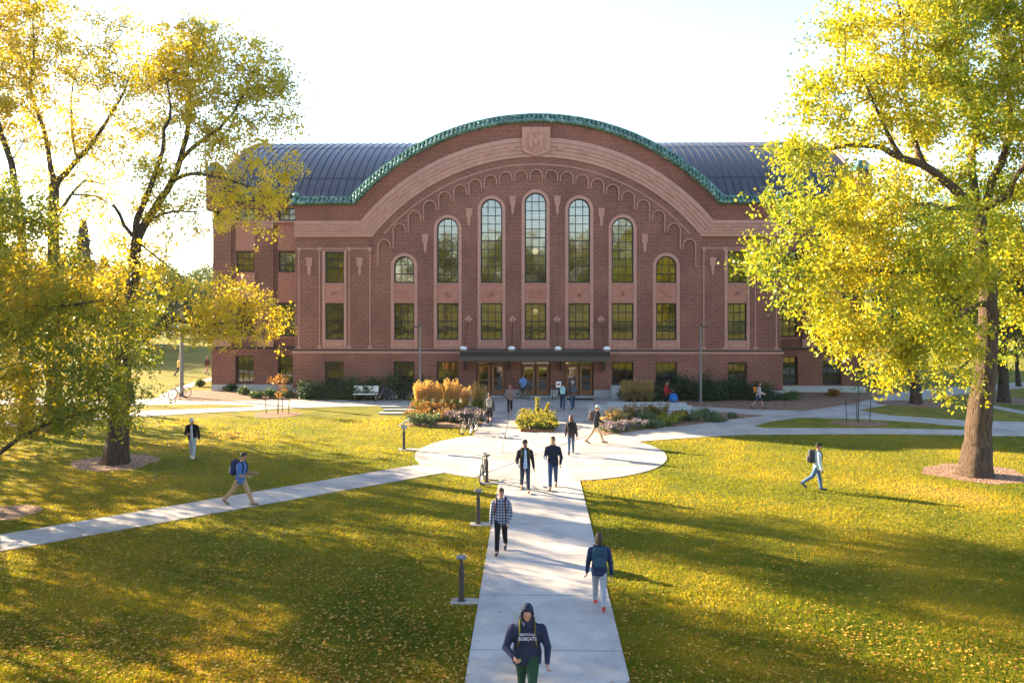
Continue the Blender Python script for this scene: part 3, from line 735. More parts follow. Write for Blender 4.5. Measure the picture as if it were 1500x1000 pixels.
# doors
for (a, b) in DB:
    x0, x1 = fx(a), fx(b); ym = .30; xm = (x0+x1)/2; zt = dz1 - .22
    fr = MB().plate(rect(x0, x1, .1, dz1), [rect(x0+.07, xm-.05, .1+.02, zt), rect(xm+.05, x1-.07, .1+.02, zt), rect(x0+.07, xm-.05, zt+.04, dz1-.05), rect(xm+.05, x1-.07, zt+.04, dz1-.05)], ym-.04, ym+.08)
    fo = fr.build('door_frame', M['dark'], hall)
    MB().box(x0+.05, x1-.05, ym+.03, ym+.04, zt+.03, dz1-.04).build('transom_pane', M['glass'], fo)
    for (u0, u1, hs) in ((x0+.075, xm-.055, 1), (xm+.055, x1-.075, -1)):
        d = MB().plate(rect(u0, u1, .125, zt-.005), [rect(u0+.14, u1-.14, .125+.28, zt-.16)], ym-.03, ym+.03)
        d.box(u0+.14, u1-.14, ym-.02, ym+.02, 1.02, 1.08)
        do = d.build('door', M['doorwood'], hall)
        MB().box(u0+.13, u1-.13, ym-.004, ym+.004, .4, zt-.15).build('door_pane', M['glass'], do)
        hx = (u1-.09) if hs == 1 else (u0+.09)
        MB().tube([(hx, ym-.035, .95), (hx, ym-.085, .98), (hx, ym-.085, 1.25), (hx, ym-.035, 1.28)], .014, 6).build('handle', M['chrome'], do)
    MB().box(x0, x1, -.45, ym+.1, .04, .115).build('door_step', M['wall_conc'], hall)
# canopy hung on rods over the doors
yF = -2.1; k_ = (F0+yF)/F_PX
def cz(py, yy=yF): return D(785, py, F0+yy).z
def cx_(px, yy=yF): return D(px, HOR, F0+yy).x
X0, X1 = cx_(674.5), cx_(893)
zf1, zf0 = cz(514.5), cz(529)
zfm = zf0 + (zf1-zf0)*.52
cp = MB().box(X0, X1, yF, yF+.10, zf0, zfm-.01).box(X0, X0+.10, yF+.1, -.13, zf0, zf1).box(X1-.10, X1, yF+.1, -.13, zf0, zf1)
cp.box(X0+.1, X1-.1, yF+.1, -.13, zf0+.18, zf0+.26); cp.box(X0-.05, X1+.05, yF-.05, yF+.12, zf1, zf1+.05); cp.box(X0-.04, X1+.04, yF-.035, yF, zf0, zf0+.05)
n = 24
for i in range(n): x = X0 + (X1-X0)*(i+.5)/n; cp.box(x-.012, x+.012, yF-.02, yF, zf0+.05, zf1)
can = cp.build('canopy', M['canopy'], hall)
MB().box(X0-.03, X1+.03, yF-.045, yF+.08, zfm, zf1-.004).box(X0, X1, yF+.12, -.12, zf1-.09, zf1-.006).build('canopy_beam', M['dark'], can)
for px in (679, 749.5, 817.5, 889):
    x = cx_(px, -1.9); z = zf1 + .05
    l = MB().tube([(x, -1.9, z), (x, -1.9, z+.07)], [.06, .05], 8).tube([(x, -1.9, z+.05), (x, -1.9, z+.085)], [.25, .25], 14).build('lamp_base', M['dark'], can)
    MB().ell((x, -1.9, z+.09), (.23, .23, .17), 14, 8).build('lamp_dome', M['white'], l, smooth=True)
for px in (718.5, 783, 848.5):
    x = fx(px); MB().ell((x, -.9, zf0+.05), (.14, .14, .12)).build('soffit_lamp', M['white'], can, smooth=True)
for i, px in enumerate((686.5, 751, 816, 880)):
    x = fx(px); z = fz(467.5); d = MB(); bar(d, x, z, .36, .36, R(45), -.10, 0); bar(d, x, z, .20, .20, R(45), -.14, -.1); d.build('wall_anchor', M['stone'], hall)
    xe = cx_((679, 749.5, 817.5, 889)[i], -1.7)
    MB().tube([(x, -.12, z), (xe, -1.7, zf1)], .022, 6).build('tie_rod', M['dark'], can)
for px in (681, 745.5, 821, 884):
    x = fx(px); MB().box(x-.06, x+.06, -.42, -.10, zf0-.75, zf0+.15).box(x-.05, x+.05, -1.0, -.42, zf0-.05, zf0+.18).build('bracket', M['dark'], can)
# stone blocks at the steps
for (a, b, top_py) in ((893.5, 908, 571), (659, 672, 574)):
    x0, x1 = fx(a), fx(b); o = MB().bevbox(x0, x1, -1.0, -.18, .02, .82, .03).build('cheek_block', M['wall_conc'], hall)
# ------------------------------------------------------------ trees
M['bark_grey'] = bark('bark_grey', (.055, .036, .026), (.19, .135, .10))
M['bark_dark'] = bark('bark_dark', (.040, .028, .022), (.125, .092, .070))
M['leaf_gold'] = leafmat('leaf_gold', [(0, (.19, .21, .025)), (.35, (.35, .34, .03)), (.7, (.54, .46, .04)), (1, (.60, .47, .035))], .6)
M['leaf_lime'] = leafmat('leaf_lime', [(0, (.05, .10, .012)), (.4, (.18, .25, .02)), (.75, (.42, .40, .03)), (1, (.52, .43, .03))], .5)
M['leaf_mixed'] = leafmat('leaf_mixed', [(0, (.06, .115, .015)), (.45, (.20, .24, .018)), (.75, (.46, .37, .022)), (1, (.58, .36, .02))], .5)
M['leaf_green'] = leafmat('leaf_green', [(0, (.02, .045, .012)), (.6, (.05, .10, .02)), (1, (.12, .17, .03))], .3)
M['leaf_far'] = leafmat('leaf_far', [(0, (.06, .10, .02)), (.6, (.22, .22, .03)), (1, (.42, .30, .03))], .4)
M['needle'] = leafmat('needle', [(0, (.012, .03, .016)), (1, (.04, .075, .03))], .15)
M['leaf_orange'] = leafmat('leaf_orange', [(0, (.22, .10, .02)), (1, (.42, .21, .03))], .45)

def leaf_quads(P, size, rg, droop=.25, aspect=.62):
    """one folded diamond per leaf"""
    n = len(P)
    d = rg.normal(size=(n, 3)); d[:, 2] -= droop*1.2; d /= np.linalg.norm(d, axis=1)[:, None]
    u = rg.normal(size=(n, 3)); u -= (u*d).sum(1)[:, None]*d; u /= np.linalg.norm(u, axis=1)[:, None]
    nn = np.cross(d, u); L = (size*rg.uniform(.65, 1.35, n))[:, None]; W = L*aspect*.5
    V = np.stack([P, P + d*L*.5 + u*W + nn*L*.10, P + d*L, P + d*L*.5 - u*W + nn*L*.10], 1).reshape(-1, 3)
    Fq = np.arange(n*4).reshape(n, 4)
    return V, Fq
def vnoise(P, s, seed):
    rg = np.random.default_rng(seed); v = np.zeros(len(P))
    for k in range(5):
        w_ = rg.normal(size=3)*s*(1+.5*k); v += np.sin(P @ w_ + rg.uniform(0, 6.28))/(1+.4*k)
    return v/2.2
class Tree:
    def __init__(s, seed): s.rg = np.random.default_rng(seed); s.P = []; s.par = []; s.r0 = []; s.kids = []
    def limb(s, pts, r_a, r_b, step=.45):
        """a limb traced by hand; joins the nearest node already there"""
        pts = [np.array(p, float) for p in pts]; seg = [np.linalg.norm(b-a) for a, b in zip(pts, pts[1:])]; tot = sum(seg)
        if s.P:
            A = np.array(s.P); j = int(np.argmin(((A - pts[0])**2).sum(1)))
        else: j = -1
        n = max(2, int(tot/step)); acc = 0
        cum = np.r_[0, np.cumsum(seg)]; A = np.array(pts)
        for i in range(0 if j < 0 else 1, n+1):
            t = i/n*tot; p = np.array([np.interp(t, cum, A[:, k]) for k in range(3)])
            w_ = (r_a+(r_b-r_a)*i/n)*.25
            if 0 < i < n: p = p + s.rg.normal(size=3)*min(w_*.4, .022)
            s.P.append(p); s.par.append(j); s.r0.append(r_a + (r_b-r_a)*i/n); j = len(s.P)-1
    def grow(s, targets, step=.38, wob=.10, up=.15, base_pref=.0):
        A = np.array(s.P + [np.zeros(3)]*(len(targets)*22)); n = len(s.P)
        root = A[:n].copy()
        dist = np.array([np.sqrt(((root - t)**2).sum(1)).min() for t in targets])
        s.tips = []
        for t in np.array(targets)[np.argsort(dist)]:
            dv = t - A[:n]; dd = np.sqrt((dv**2).sum(1))
            j = int(np.argmin(dd + base_pref*np.maximum(0, A[:n, 2]-t[2])*1.0 + .6*np.maximum(0, A[:n,2]-t[2])))
            L = dd[j]
            if L < .25: s.tips.append(j); continue
            k = max(2, min(20, int(L/step))); a = A[j]; pa = s.par[j]
            d0 = (a - A[pa]) if pa >= 0 else np.array([0, 0, 1.]); d0 = d0/(np.linalg.norm(d0)+1e-9)
            c = a + (d0*.55 + (t-a)/L*.45)*L*.45 + np.array([0, 0, up*L*.4]); jj = j
            for i in range(1, k+1):
                u = i/k; p = (1-u)**2*a + 2*u*(1-u)*c + u*u*t
                if i < k: p = p + s.rg.normal(size=3)*wob*min(1, L*.35)
                A[n] = p; s.P.append(p); s.par.append(jj); s.r0.append(0.0); jj = n; n += 1
            s.tips.append(jj)
    def wood(s, name, m, parent, tip=.009, power=2.25, rmin_draw=0):
        n = len(s.P); r = np.zeros(n); ch = [[] for _ in range(n)]
        for i, p in enumerate(s.par):
            if p >= 0: ch[p].append(i)
        acc = np.zeros(n)
        for i in range(n-1, -1, -1):
            if not ch[i]: acc[i] = tip**power
            if s.par[i] >= 0: acc[s.par[i]] += acc[i]
        r = acc**(1/power); r0 = np.array(s.r0); r = np.where(r0 > 0, np.maximum(r0, r*.0), np.minimum(r, .16))
        for i in range(n):
            p = s.par[i]
            if p >= 0: r[i] = min(r[i], r[p]*.96 if r0[i] == 0 else r[p]*1.02)
        mb = MB(); done = np.zeros(n, bool)
        for i in range(n):
            if done[i] or (s.par[i] >= 0 and not done[s.par[i]] and False): continue
            ch_ = []; j = i
            if s.par[i] >= 0: ch_.append(s.par[i])
            while True:
                done[j] = True; ch_.append(j)
                nx = [c for c in ch[j] if not done[c]]
                if not nx: break
                j = max(nx, key=lambda c: r[c])
            if len(ch_) < 2: continue
            rr = [float(r[q]) for q in ch_]
            if s.par[i] >= 0: rr[0] = min(rr[0], rr[1]*1.15)
            if max(rr) < rmin_draw: continue
            sides = 14 if rr[0] > .3 else 8 if rr[0] > .08 else 5 if rr[0] > .03 else 3
            mb.tube([s.P[q] for q in ch_], rr, sides)
        return mb.build(name, m, parent, smooth=True)
    def leaves(s, name, m, parent, per, sig, size, seed, tint_mid=.5, tint_var=.3, zgrad=0.0, droop=.3, along=3, hues=None):
        rg = np.random.default_rng(seed); Pt = []
        A = np.array(s.P)
        for t in s.tips:
            q = t; c = [A[t]]
            for _ in range(along):
                if s.par[q] < 0 or s.r0[s.par[q]] > 0: break
                q = s.par[q]; c.append(A[q])
            c = np.array(c); k = rg.poisson(per*rg.uniform(.45, 1.5))
            # leaves gather in small sprigs
            ns = max(1, k//13); sc = c[rg.integers(0, len(c), ns)] + rg.normal(size=(ns, 3))*sig*np.array([1, 1, .75])
            Pt.append(sc[rg.integers(0, ns, k)] + rg.normal(size=(k, 3))*size*1.0)
        P = np.concatenate(Pt)
        V, Fq = leaf_quads(P, size, rg, droop)
        tn = tint_mid + tint_var*vnoise(P, .55, seed+1) + rg.normal(size=len(P))*.12 + zgrad*(P[:, 2]-P[:, 2].mean())/8
        if hues is not None: tn = tn + hues(P)
        me = np_mesh(name, V, Fq, m, np.repeat(np.clip(tn, 0, 1), 4))
        o = bpy.data.objects.new(name, me); link(o, parent); return o
def blob_targets(blobs, n, rg, base, ydepth, jit=1.0):
    """points inside a set of balls given by where they show and how big they are"""
    w_ = np.array([b[2]**2.4 for b in blobs]); w_ /= w_.sum(); T = []
    for k in rg.choice(len(blobs), n, p=w_):
        b = blobs[k]; dy = b[3] if len(b) > 3 else 0
        c = D(b[0], b[1], ydepth + dy); q = rg.normal(size=3); q /= np.linalg.norm(q); q *= b[2]*rg.uniform(.25, 1)**.5*(1.38 if rg.uniform() < .13 else 1)
        q[2] *= .8; q[1] *= jit
        T.append(np.array([c.x, c.y, c.z]) + q - np.array(base))
    return T
def L_(pts, y, base, ys=None):
    out = []
    for i, p in enumerate(pts):
        yy = y + (p[2] if len(p) > 2 else 0); c = D(p[0], p[1], yy); out.append((c.x-base[0], c.y-base[1], c.z-base[2]))
    return out
rgm = np.random.default_rng(11)
def hero(name, base_px, label, cat, limbs, blobs, ntar, per, sig, size, leafm, barkm, seed, jit=1.0, y=None, tint=.5, tvar=.3, base=None, tip=.009, hues=None, group=None, fl=.6):
    g = G(*base_px) if base is None else Vector(base); yb = g.y if y is None else y
    e = thing(name, g, 0, label, cat, group); T = Tree(seed)
    for i, (pts, ra, rb) in enumerate(limbs):
        P = L_(pts, yb, g); 
        if i == 0: P[0] = (P[0][0], P[0][1], -.1)
        T.limb(P, ra, rb)
    rg = np.random.default_rng(seed+5)
    T.grow(blob_targets(blobs, ntar, rg, g, yb, jit))
    tr = T.wood('trunk', barkm, e, tip=tip)
    # root flare
    if fl:
        fm = MB(); r0 = limbs[0][1]
        p0, p1 = Vector(T.P[0]), Vector(T.P[3])
        ks = [(-.1, 1.45), (.05, 1.3), (.25, 1.17), (.6, 1.07), (1.1, .99)]
        fm.tube([p0.lerp(p1, 0) + Vector(((p1.x-p0.x)*z/ max(.3, p1.z-p0.z), 0, z+.1)) for z, k in ks], [r0*k for z, k in ks], 18)
        for v in range(len(fm.v)):
            x, y_, z = fm.v[v]; a = math.atan2(y_-p0.y, x-p0.x); k = 1 + .10*max(0, 1-z)*math.sin(5*a+seed); fm.v[v] = (p0.x+(x-p0.x)*k, p0.y+(y_-p0.y)*k, z)
        fm.build('root_flare', barkm, e, smooth=True)
    T.leaves('crown', leafm, e, per, sig, size, seed+9, tint, tvar, hues=hues)
    return e, T

# the big tree on the right
hero('shade_tree', (1428, 695), 'big yellow-green tree with a thick pale trunk in a mulch circle on the right lawn', 'tree',
  [([(1428, 697), (1433, 640), (1441, 560), (1447, 500), (1448, 440), (1447, 412)], .52, .30),
   ([(1447, 412), (1438, 395), (1436, 345), (1436, 308)], .27, .21),
   ([(1436, 308), (1423, 303, -.2), (1403, 281, -.5), (1383, 264, -.8), (1350, 240, -1), (1318, 231, -1.2), (1290, 215, -1.4), (1250, 212, -1.5), (1190, 222, -1.8)], .20, .05),
   ([(1318, 231, -1.2), (1300, 195, -1.5), (1280, 150, -1.8), (1262, 110, -2)], .09, .03),
   ([(1350, 240, -1), (1335, 190, -.5), (1322, 130, 0), (1325, 60, .2), (1315, 0, .4)], .11, .04),
   ([(1436, 308), (1424, 270, .4), (1424, 226, .6), (1436, 190, .8), (1420, 150, 1), (1398, 120, 1.2), (1385, 50, 1.5), (1390, -20, 1.6)], .17, .05),
   ([(1436, 308), (1447, 297), (1452, 265, .5), (1468, 240, .7), (1476, 200, .9), (1480, 150, 1.2), (1470, 80, 1.4), (1478, 0, 1.4), (1480, -60, 1.5)], .16, .05),
   ([(1447, 310), (1458, 297, -.3), (1477, 286, -.5), (1486, 262, -.8), (1510, 230, -1), (1540, 180, -1.2)], .15, .06),
   ([(1447, 412), (1458, 405, .3), (1473, 386, .6), (1500, 370, 1), (1540, 330, 1.4), (1590, 290, 1.6)], .20, .07),
   ([(1423, 303, -.2), (1383, 307, -1.4), (1363, 298, -1.8), (1330, 301, -2.2), (1313, 310, -2.4), (1286, 325, -2.6), (1230, 345, -2.8)], .10, .03),
   ([(1438, 395), (1410, 400, -1), (1370, 395, -2), (1320, 400, -2.5), (1250, 392, -3), (1170, 400, -3.4)], .12, .03),
   ([(1447, 440), (1415, 455, -1), (1380, 470, -1.6), (1340, 485, -2.2), (1290, 490, -2.5), (1240, 480, -2.8)], .12, .03),
   ([(1446, 480), (1428, 520, -1.2), (1400, 545, -1.8), (1375, 572, -2.2)], .07, .02),
   ([(1375, 572, -2.2), (1360, 590, -2.3), (1348, 600, -2.3), (1336, 612, -2.3)], .03, .008), ([(1360, 590, -2.3), (1376, 596, -2.2), (1372, 612, -2.2)], .02, .006), ([(1375, 572, -2.2), (1396, 592, -2.2), (1392, 610, -2.1)], .02, .006), ([(1348, 600, -2.3), (1340, 596, -2.3), (1328, 603, -2.3)], .012, .006)],
  [(1185, 110, 1.2, -2), (1245, 70, 1.8, -1), (1310, 40, 2.4), (1390, 50, 2.6, 1), (1470, 60, 2.8, -1), (1530, 110, 3, 1), (1145, 205, .9, -2), (1165, 160, .9, -2), (1200, 205, 1.5, -2), (1265, 160, 1.9, -1.5), (1340, 140, 2.3, -1),
   (1420, 160, 2.6, 1.5), (1500, 220, 2.4, -1), (1140, 330, 1.3, -3), (1200, 270, 1.4, -3), (1210, 340, 1.9, -3), (1290, 320, 2.1, -3), (1360, 350, 2.3, -3), (1330, 260, 1.6, 1.5), (1440, 350, 2.2, 2), (1500, 330, 2.2, 1), (1105, 392, .75, -3.4), (1130, 405, 1.0, -3.4), (1180, 400, 1.5, -3.2),
   (1250, 420, 2.0, -3), (1330, 430, 2.2, -2.5), (1400, 430, 1.9, -2), (1180, 470, .8, -3), (1220, 490, 1.2, -3), (1285, 500, 1.6, -2.5), (1350, 505, 1.7, -2), (1320, 550, .9, -2.3), (1405, 500, 1.2, -2.2), (1410, 560, .8, -2), (1290, 540, .9, -2.4), (1400, 595, .45, -2), (1480, 480, 1.2, 1.5),
   (1480, 440, 1.3, 1.5), (1580, 250, 3, 1), (1600, 380, 2.4, 1), (1300, -40, 2.4), (1400, -60, 3), (1500, -60, 3.2), (1590, 20, 3)],
  1200, 118, .32, .145, M['leaf_lime'], M['bark_grey'], 31, jit=1.35, tint=.70, tvar=.20)

# left: the leaning tree with a low bough, the tree behind it, and one at the picture's edge
def yel(P): return .35*np.clip((P[:, 0] - 3.0)/4, 0, 1)*np.clip((14.5 - P[:, 2])/3, 0, 1)
hero('ash_tree', (170, 678), 'dark forked tree in a mulch circle on the left lawn, gold bough reaching the hall', 'tree',
  [([(170, 678), (174, 640), (175, 600), (180, 520), (188, 455), (196, 400), (200, 352)], .44, .20),
   ([(200, 352), (199, 322, -.3), (218, 280, -.5), (229, 250, -.6), (240, 215, -.8), (240, 190, -1), (252, 170, -1), (245, 120, -1.2)], .15, .03),
   ([(200, 352), (214, 325), (236, 290, .3), (255, 262, .4), (264, 232, .5), (275, 195, .6), (280, 150, .7), (272, 118, .9), (280, 60, 1)], .18, .03),
   ([(262, 236, .5), (280, 218, .2), (300, 203, 0), (320, 190, -.2), (343, 165, -.4), (357, 138, -.5), (382, 114, -.6)], .10, .025),
   ([(255, 262, .4), (272, 256, 0), (290, 254, -.4), (330, 262, -.8), (378, 277, -1.2)], .09, .03),
   ([(216, 324), (238, 313, -.4), (262, 309, -.6), (282, 311, -.8), (308, 308, -1)], .06, .02),
   ([(200, 360), (216, 366), (240, 385, -.3), (262, 402, -.4), (272, 420, -.4)], .045, .012),
   ([(188, 345), (176, 315, .4), (166, 300, .5)], .08, .06),
   ([(188, 455), (205, 430, -.5), (222, 414, -.9), (243, 414, -1.1), (257, 430, -1.3)], .06, .02),
   ([(186, 470), (210, 455, -.3), (224, 452, -.5), (235, 463, -.7), (262, 468, -1), (284, 478, -1.3), (303, 477, -1.5), (322, 474, -1.7), (350, 470, -1.9)], .12, .03),
   ([(228, 458, -.5), (240, 476, -.8), (256, 485, -1), (280, 484, -1.2), (310, 490, -1.4)], .07, .02)],
  [(215, 90, 1.0, -.5), (235, 120, .9), (265, 60, 1.2, .5), (280, 110, 1.3, 1), (310, 60, 1.1, .5), (330, 110, 1.3), (365, 75, 1.1, -.5), (390, 110, 1.1, -.5), (300, 160, 1.2), (345, 190, 1.1, -.5), (400, 150, 1.0, -.6), (425, 120, .5, -.6), (420, 190, .7, -.6), (205, 200, .8, -1), (225, 250, .7, -.5),
   (325, 240, .6, -.4), (365, 225, .6, -1.4), (412, 245, .6, -1.2), (395, 282, .55, -1.8), (345, 285, .5, -.6), (432, 262, .35, -1.2), (385, 255, .4, .2), (375, 300, .4, -1), (325, 325, .5, -1), (375, 315, .55, -1.2), (395, 335, .3, -1.2), (370, 345, .3, -1.2), (210, 380, .7, 0), (240, 400, .6, -.5),
   (260, 430, .7, -1), (300, 440, .9, -1.4), (340, 430, .9, -1.7), (380, 440, .7, -1.9), (400, 465, .55, -1.9), (300, 490, .7, -1.4), (345, 480, .7, -1.8), (405, 490, .25, -1.9), (385, 490, .3, -1.9), (255, 490, .6, -.9), (250, 350, .5, 0), (180, 400, .8, .5), (200, 460, .8, .5), (210, 500, .8, 0), (225, 300, .8), (250, 300, .7), (290, 280, .8), (310, 220, .9), (280, 330, .6), (215, 250, .8), (240, 180, .8), (170, 360, .6), (320, 275, .4, -1), (415, 212, .4, -1)],
  1050, 46, .30, .115, M['leaf_gold'], M['bark_dark'], 47, jit=1.3, tint=.68, tvar=.26, hues=yel)
hero('ash_tree', (80, 632), 'tall forked tree behind the dense low foliage, second tall crown from the left edge', 'tree',
  [([(80, 632), (79, 500), (79, 400), (78, 330), (79, 272)], .38, .24),
   ([(79, 272), (74, 244), (67, 200), (52, 155), (43, 130), (50, 80), (48, 30)], .14, .03),
   ([(79, 272), (90, 260), (112, 236), (140, 205), (158, 175), (180, 140, -.5), (195, 95, -1)], .15, .03),
   ([(82, 320), (98, 295), (112, 275), (126, 263), (150, 270)], .11, .03), ([(112, 284), (142, 288), (160, 298), (178, 312)], .05, .015),
   ([(66, 200), (45, 200, .5), (20, 215, 1)], .05, .02), ([(112, 236), (105, 190, .8), (104, 140, 1.2), (115, 90, 1.4)], .08, .02)],
  [(40, 40, 1.6), (90, 60, 1.5, 1), (60, 110, 1.8), (120, 90, 1.7), (170, 60, 1.2), (195, 30, 1.0), (200, 100, 1.1), (165, 130, 1.3, -1), (215, 140, .9, -1), (110, 160, 1.3, 1), (30, 160, 1.3), (60, 210, .9), (140, 210, 1.1, 1), (150, 250, .8), (110, 260, .8), (20, 90, 1.6), (-20, 60, 2), (0, -20, 2), (60, -20, 1.5),
   (140, 320, .7), (100, 330, .9), (130, 20, .8), (60, 260, .9), (100, 210, 1.0), (150, 200, 1.0), (180, 230, .8), (200, 290, .6), (130, 300, .8), (160, 340, .7), (60, 320, .8), (210, 190, .7), (175, 170, .8), (30, 400, 1.6), (80, 430, 1.6), (110, 480, 1.5), (50, 500, 1.8), (0, 450, 2), (-40, 430, 2)],
  1250, 46, .36, .13, M['leaf_gold'], M['bark_dark'], 53, jit=1.4, tint=.6, tvar=.25)
hero('ash_tree', (14, 640), 'tree at the far left edge, bare upper trunk leaning left above the dense foliage', 'tree',
  [([(40, 640), (38, 500), (34, 380), (24, 280), (18, 245), (10, 220), (2, 198), (-8, 160), (-10, 100)], .34, .08), ([(16, 240), (26, 222), (36, 205)], .05, .02), ([(-4, 180), (-40, 130), (-70, 70)], .08, .03)],
  [(-10, 130, 1.5), (5, 170, 1.0), (-50, 100, 2), (-80, 160, 2), (-30, 200, 1.3), (20, 215, .6), (-60, 30, 2), (-60, 400, 2.4), (-30, 480, 2.2), (-90, 300, 2.4), (-100, 470, 2.4)],
  460, 62, .40, .15, M['leaf_gold'], M['bark_dark'], 59, jit=1.3, tint=.45, base=(G(40, 640).x, G(40, 640).y, 0))
def dens(P): return -.12 + .0*P[:, 0]
hero('maple_tree', (-150, 760), 'dense low spreading tree with green and yellow leaves filling the left edge', 'tree',
  [([(-150, 760), (-150, 650), (-140, 540), (-130, 450)], .40, .26), ([(-148, 690), (-60, 672, -.3), (0, 662, -.5), (30, 640, -.7), (56, 626, -.8), (85, 615, -.9), (143, 598, -1)], .13, .03),
   ([(-140, 560), (-60, 500), (10, 470), (80, 450, -.4), (150, 440, -.6)], .14, .03), ([(-130, 450), (-60, 380), (0, 340), (60, 320)], .14, .03), ([(-145, 620), (-60, 570, .6), (20, 550, 1), (100, 540, 1), (170, 545, .8)], .12, .03),
   ([(-130, 450), (-140, 350), (-120, 250)], .16, .05)],
  [(10, 290, 1.1), (45, 300, .9, .5), (20, 350, 1.7), (60, 400, 1.8), (10, 430, 2), (110, 420, 1.3, .5), (160, 400, 1.0, .5), (90, 470, 1.7), (150, 470, 1.3), (200, 460, .9), (30, 520, 2), (100, 540, 1.7), (160, 530, 1.3), (205, 530, .8), (215, 570, .6), (60, 590, 1.4), (120, 590, 1.2), (170, 590, .9, -.5), (20, 620, 1.1),
   (100, 625, .5, -1), (190, 610, .35, -1), (55, 650, .45, -.8), (0, 600, 1.3), (-60, 400, 2.6), (-90, 520, 2.6), (-60, 300, 2.3), (-140, 350, 3), (-200, 450, 3), (-60, 620, 1.3), (145, 620, .45, -1), (30, 655, .3, -.8)],
  900, 90, .34, .11, M['leaf_mixed'], M['bark_dark'], 67, jit=1.1, tint=.47, tvar=.30, y=27.5, base=(D(-150, 760, 27.5).x, 27.5, 0))
# right background: trees beyond the path
hero('shade_tree', (1342, 592), 'leaning tree in mulch behind the big right tree, beside the end of the hall', 'tree',
  [([(1342, 592), (1341, 560), (1335, 530), (1321, 500), (1300, 460), (1290, 430), (1276, 405), (1255, 380)], .30, .10), ([(1321, 500), (1340, 440), (1350, 380), (1350, 320)], .14, .05), ([(1335, 530), (1380, 480), (1420, 440)], .1, .04)],
  [(1290, 380, 2.4), (1350, 340, 2.6), (1250, 330, 1.7), (1400, 400, 2.6), (1330, 440, 2.2), (1390, 480, 1.8), (1380, 300, 2.2), (1310, 490, 1.6), (1430, 340, 2.2)],
  330, 60, .5, .17, M['leaf_lime'], M['bark_dark'], 71, jit=1.2, tint=.35, tvar=.25)
hero('shade_tree', (1470, 590), 'dark-trunked green tree behind the big right tree at the edge of the photo', 'tree',
  [([(1470, 590), (1469, 540), (1467, 480), (1470, 420), (1480, 350)], .32, .18), ([(1469, 500), (1500, 440), (1540, 400)], .12, .05), ([(1468, 470), (1430, 430), (1400, 400)], .1, .04)],
  [(1480, 380, 2.6), (1540, 420, 2.8), (1440, 430, 2.0), (1510, 470, 1.9), (1420, 490, 1.3), (1550, 350, 3), (1480, 300, 2.8), (1440, 350, 2.2), (1490, 515, 1.0), (1580, 500, 2.2)],
  330, 66, .5, .17, M['leaf_green'], M['bark_dark'], 73, jit=1.2, tint=.6, tvar=.3)
# small orange tree in the sun behind them
hero('maple_tree', (1492, 573), 'small orange-leaved tree lit by the sun far right behind the dark trunk', 'tree',
  [([(1492, 573), (1490, 530), (1486, 480), (1480, 430)], .16, .06)],
  [(1475, 430, 1.6), (1500, 460, 1.7), (1470, 480, 1.2), (1490, 400, 1.3)], 110, 60, .5, .2, M['leaf_orange'], M['bark_dark'], 79, tint=.6, base=(G(1492, 566).x, G(1492, 566).y, 0))

# background trees: simple but leafy, each its own thing
def back_tree(name, x, y, h, r, m, seed, label, group, n=150, per=55, size=.34, trunk=.28, tint=.5):
    e = thing(name, (x, y, 0), 0, label, 'tree', group); T = Tree(seed); rg = np.random.default_rng(seed)
    T.limb([(0, 0, -.1), (rg.normal()*.2, 0, h*.3), (rg.normal()*.4, rg.normal()*.3, h*.62)], trunk, trunk*.5, step=.9)
    tg = []
    for _ in range(n):
        q = rg.normal(size=3); q /= np.linalg.norm(q); q *= rg.uniform(.3, 1)**.5; k = 1 + .25*math.sin(q[0]*4+seed) + .2*math.cos(q[1]*5+seed)
        tg.append(np.array([q[0]*r*k, q[1]*r*k, h*.62 + q[2]*h*.38*(1+.12*math.sin(3*q[0]+seed))]))
    T.grow(tg, step=.9, wob=.2)
    T.wood('trunk', M['bark_dark'], e, tip=.02)
    T.leaves('crown', m, e, per, r*.16, size, seed+2, tint, .3, along=2)
    return e
k = 0
for (px, d, h, r, mm, lb) in [(20, 88, 11, 5, 'leaf_far', 'hazy yellow-green tree across the street, farthest left of the row'), (95, 94, 9, 4.5, 'leaf_green', 'dark green round tree across the street behind the left trees'),
        (165, 90, 8.5, 4, 'leaf_far', 'yellow-green tree across the street left of the pale building'), (215, 100, 7, 3.6, 'leaf_green', 'low dark tree in front of the pale building far left'), (246, 118, 9, 4, 'leaf_green', 'dark tree across the street just left of the hall'), (284, 125, 8, 4.5, 'leaf_far', 'hazy tree across the street at the left corner of the hall'), (300, 165, 11, 6, 'leaf_green', 'broad far tree beyond the street at the left corner of the hall'), (225, 170, 12, 7, 'leaf_green', 'broad far tree beyond the pale building'),
        (1330, 100, 9, 4.5, 'leaf_green', 'dark tree beyond the right end of the hall'), (1400, 92, 11, 5, 'leaf_far', 'yellowish tree beyond the right end of the hall'), (1475, 105, 9, 4.5, 'leaf_green', 'dark green tree far behind at the right edge of the photo'), (1560, 88, 12, 5.5, 'leaf_green', 'broad green tree far right past the photo edge')]:
    p = D(px, HOR, d); k += 1
    back_tree('street_tree', p.x, d, h, r, M[mm], 200+k, lb, 'trees across the street', size=.42)
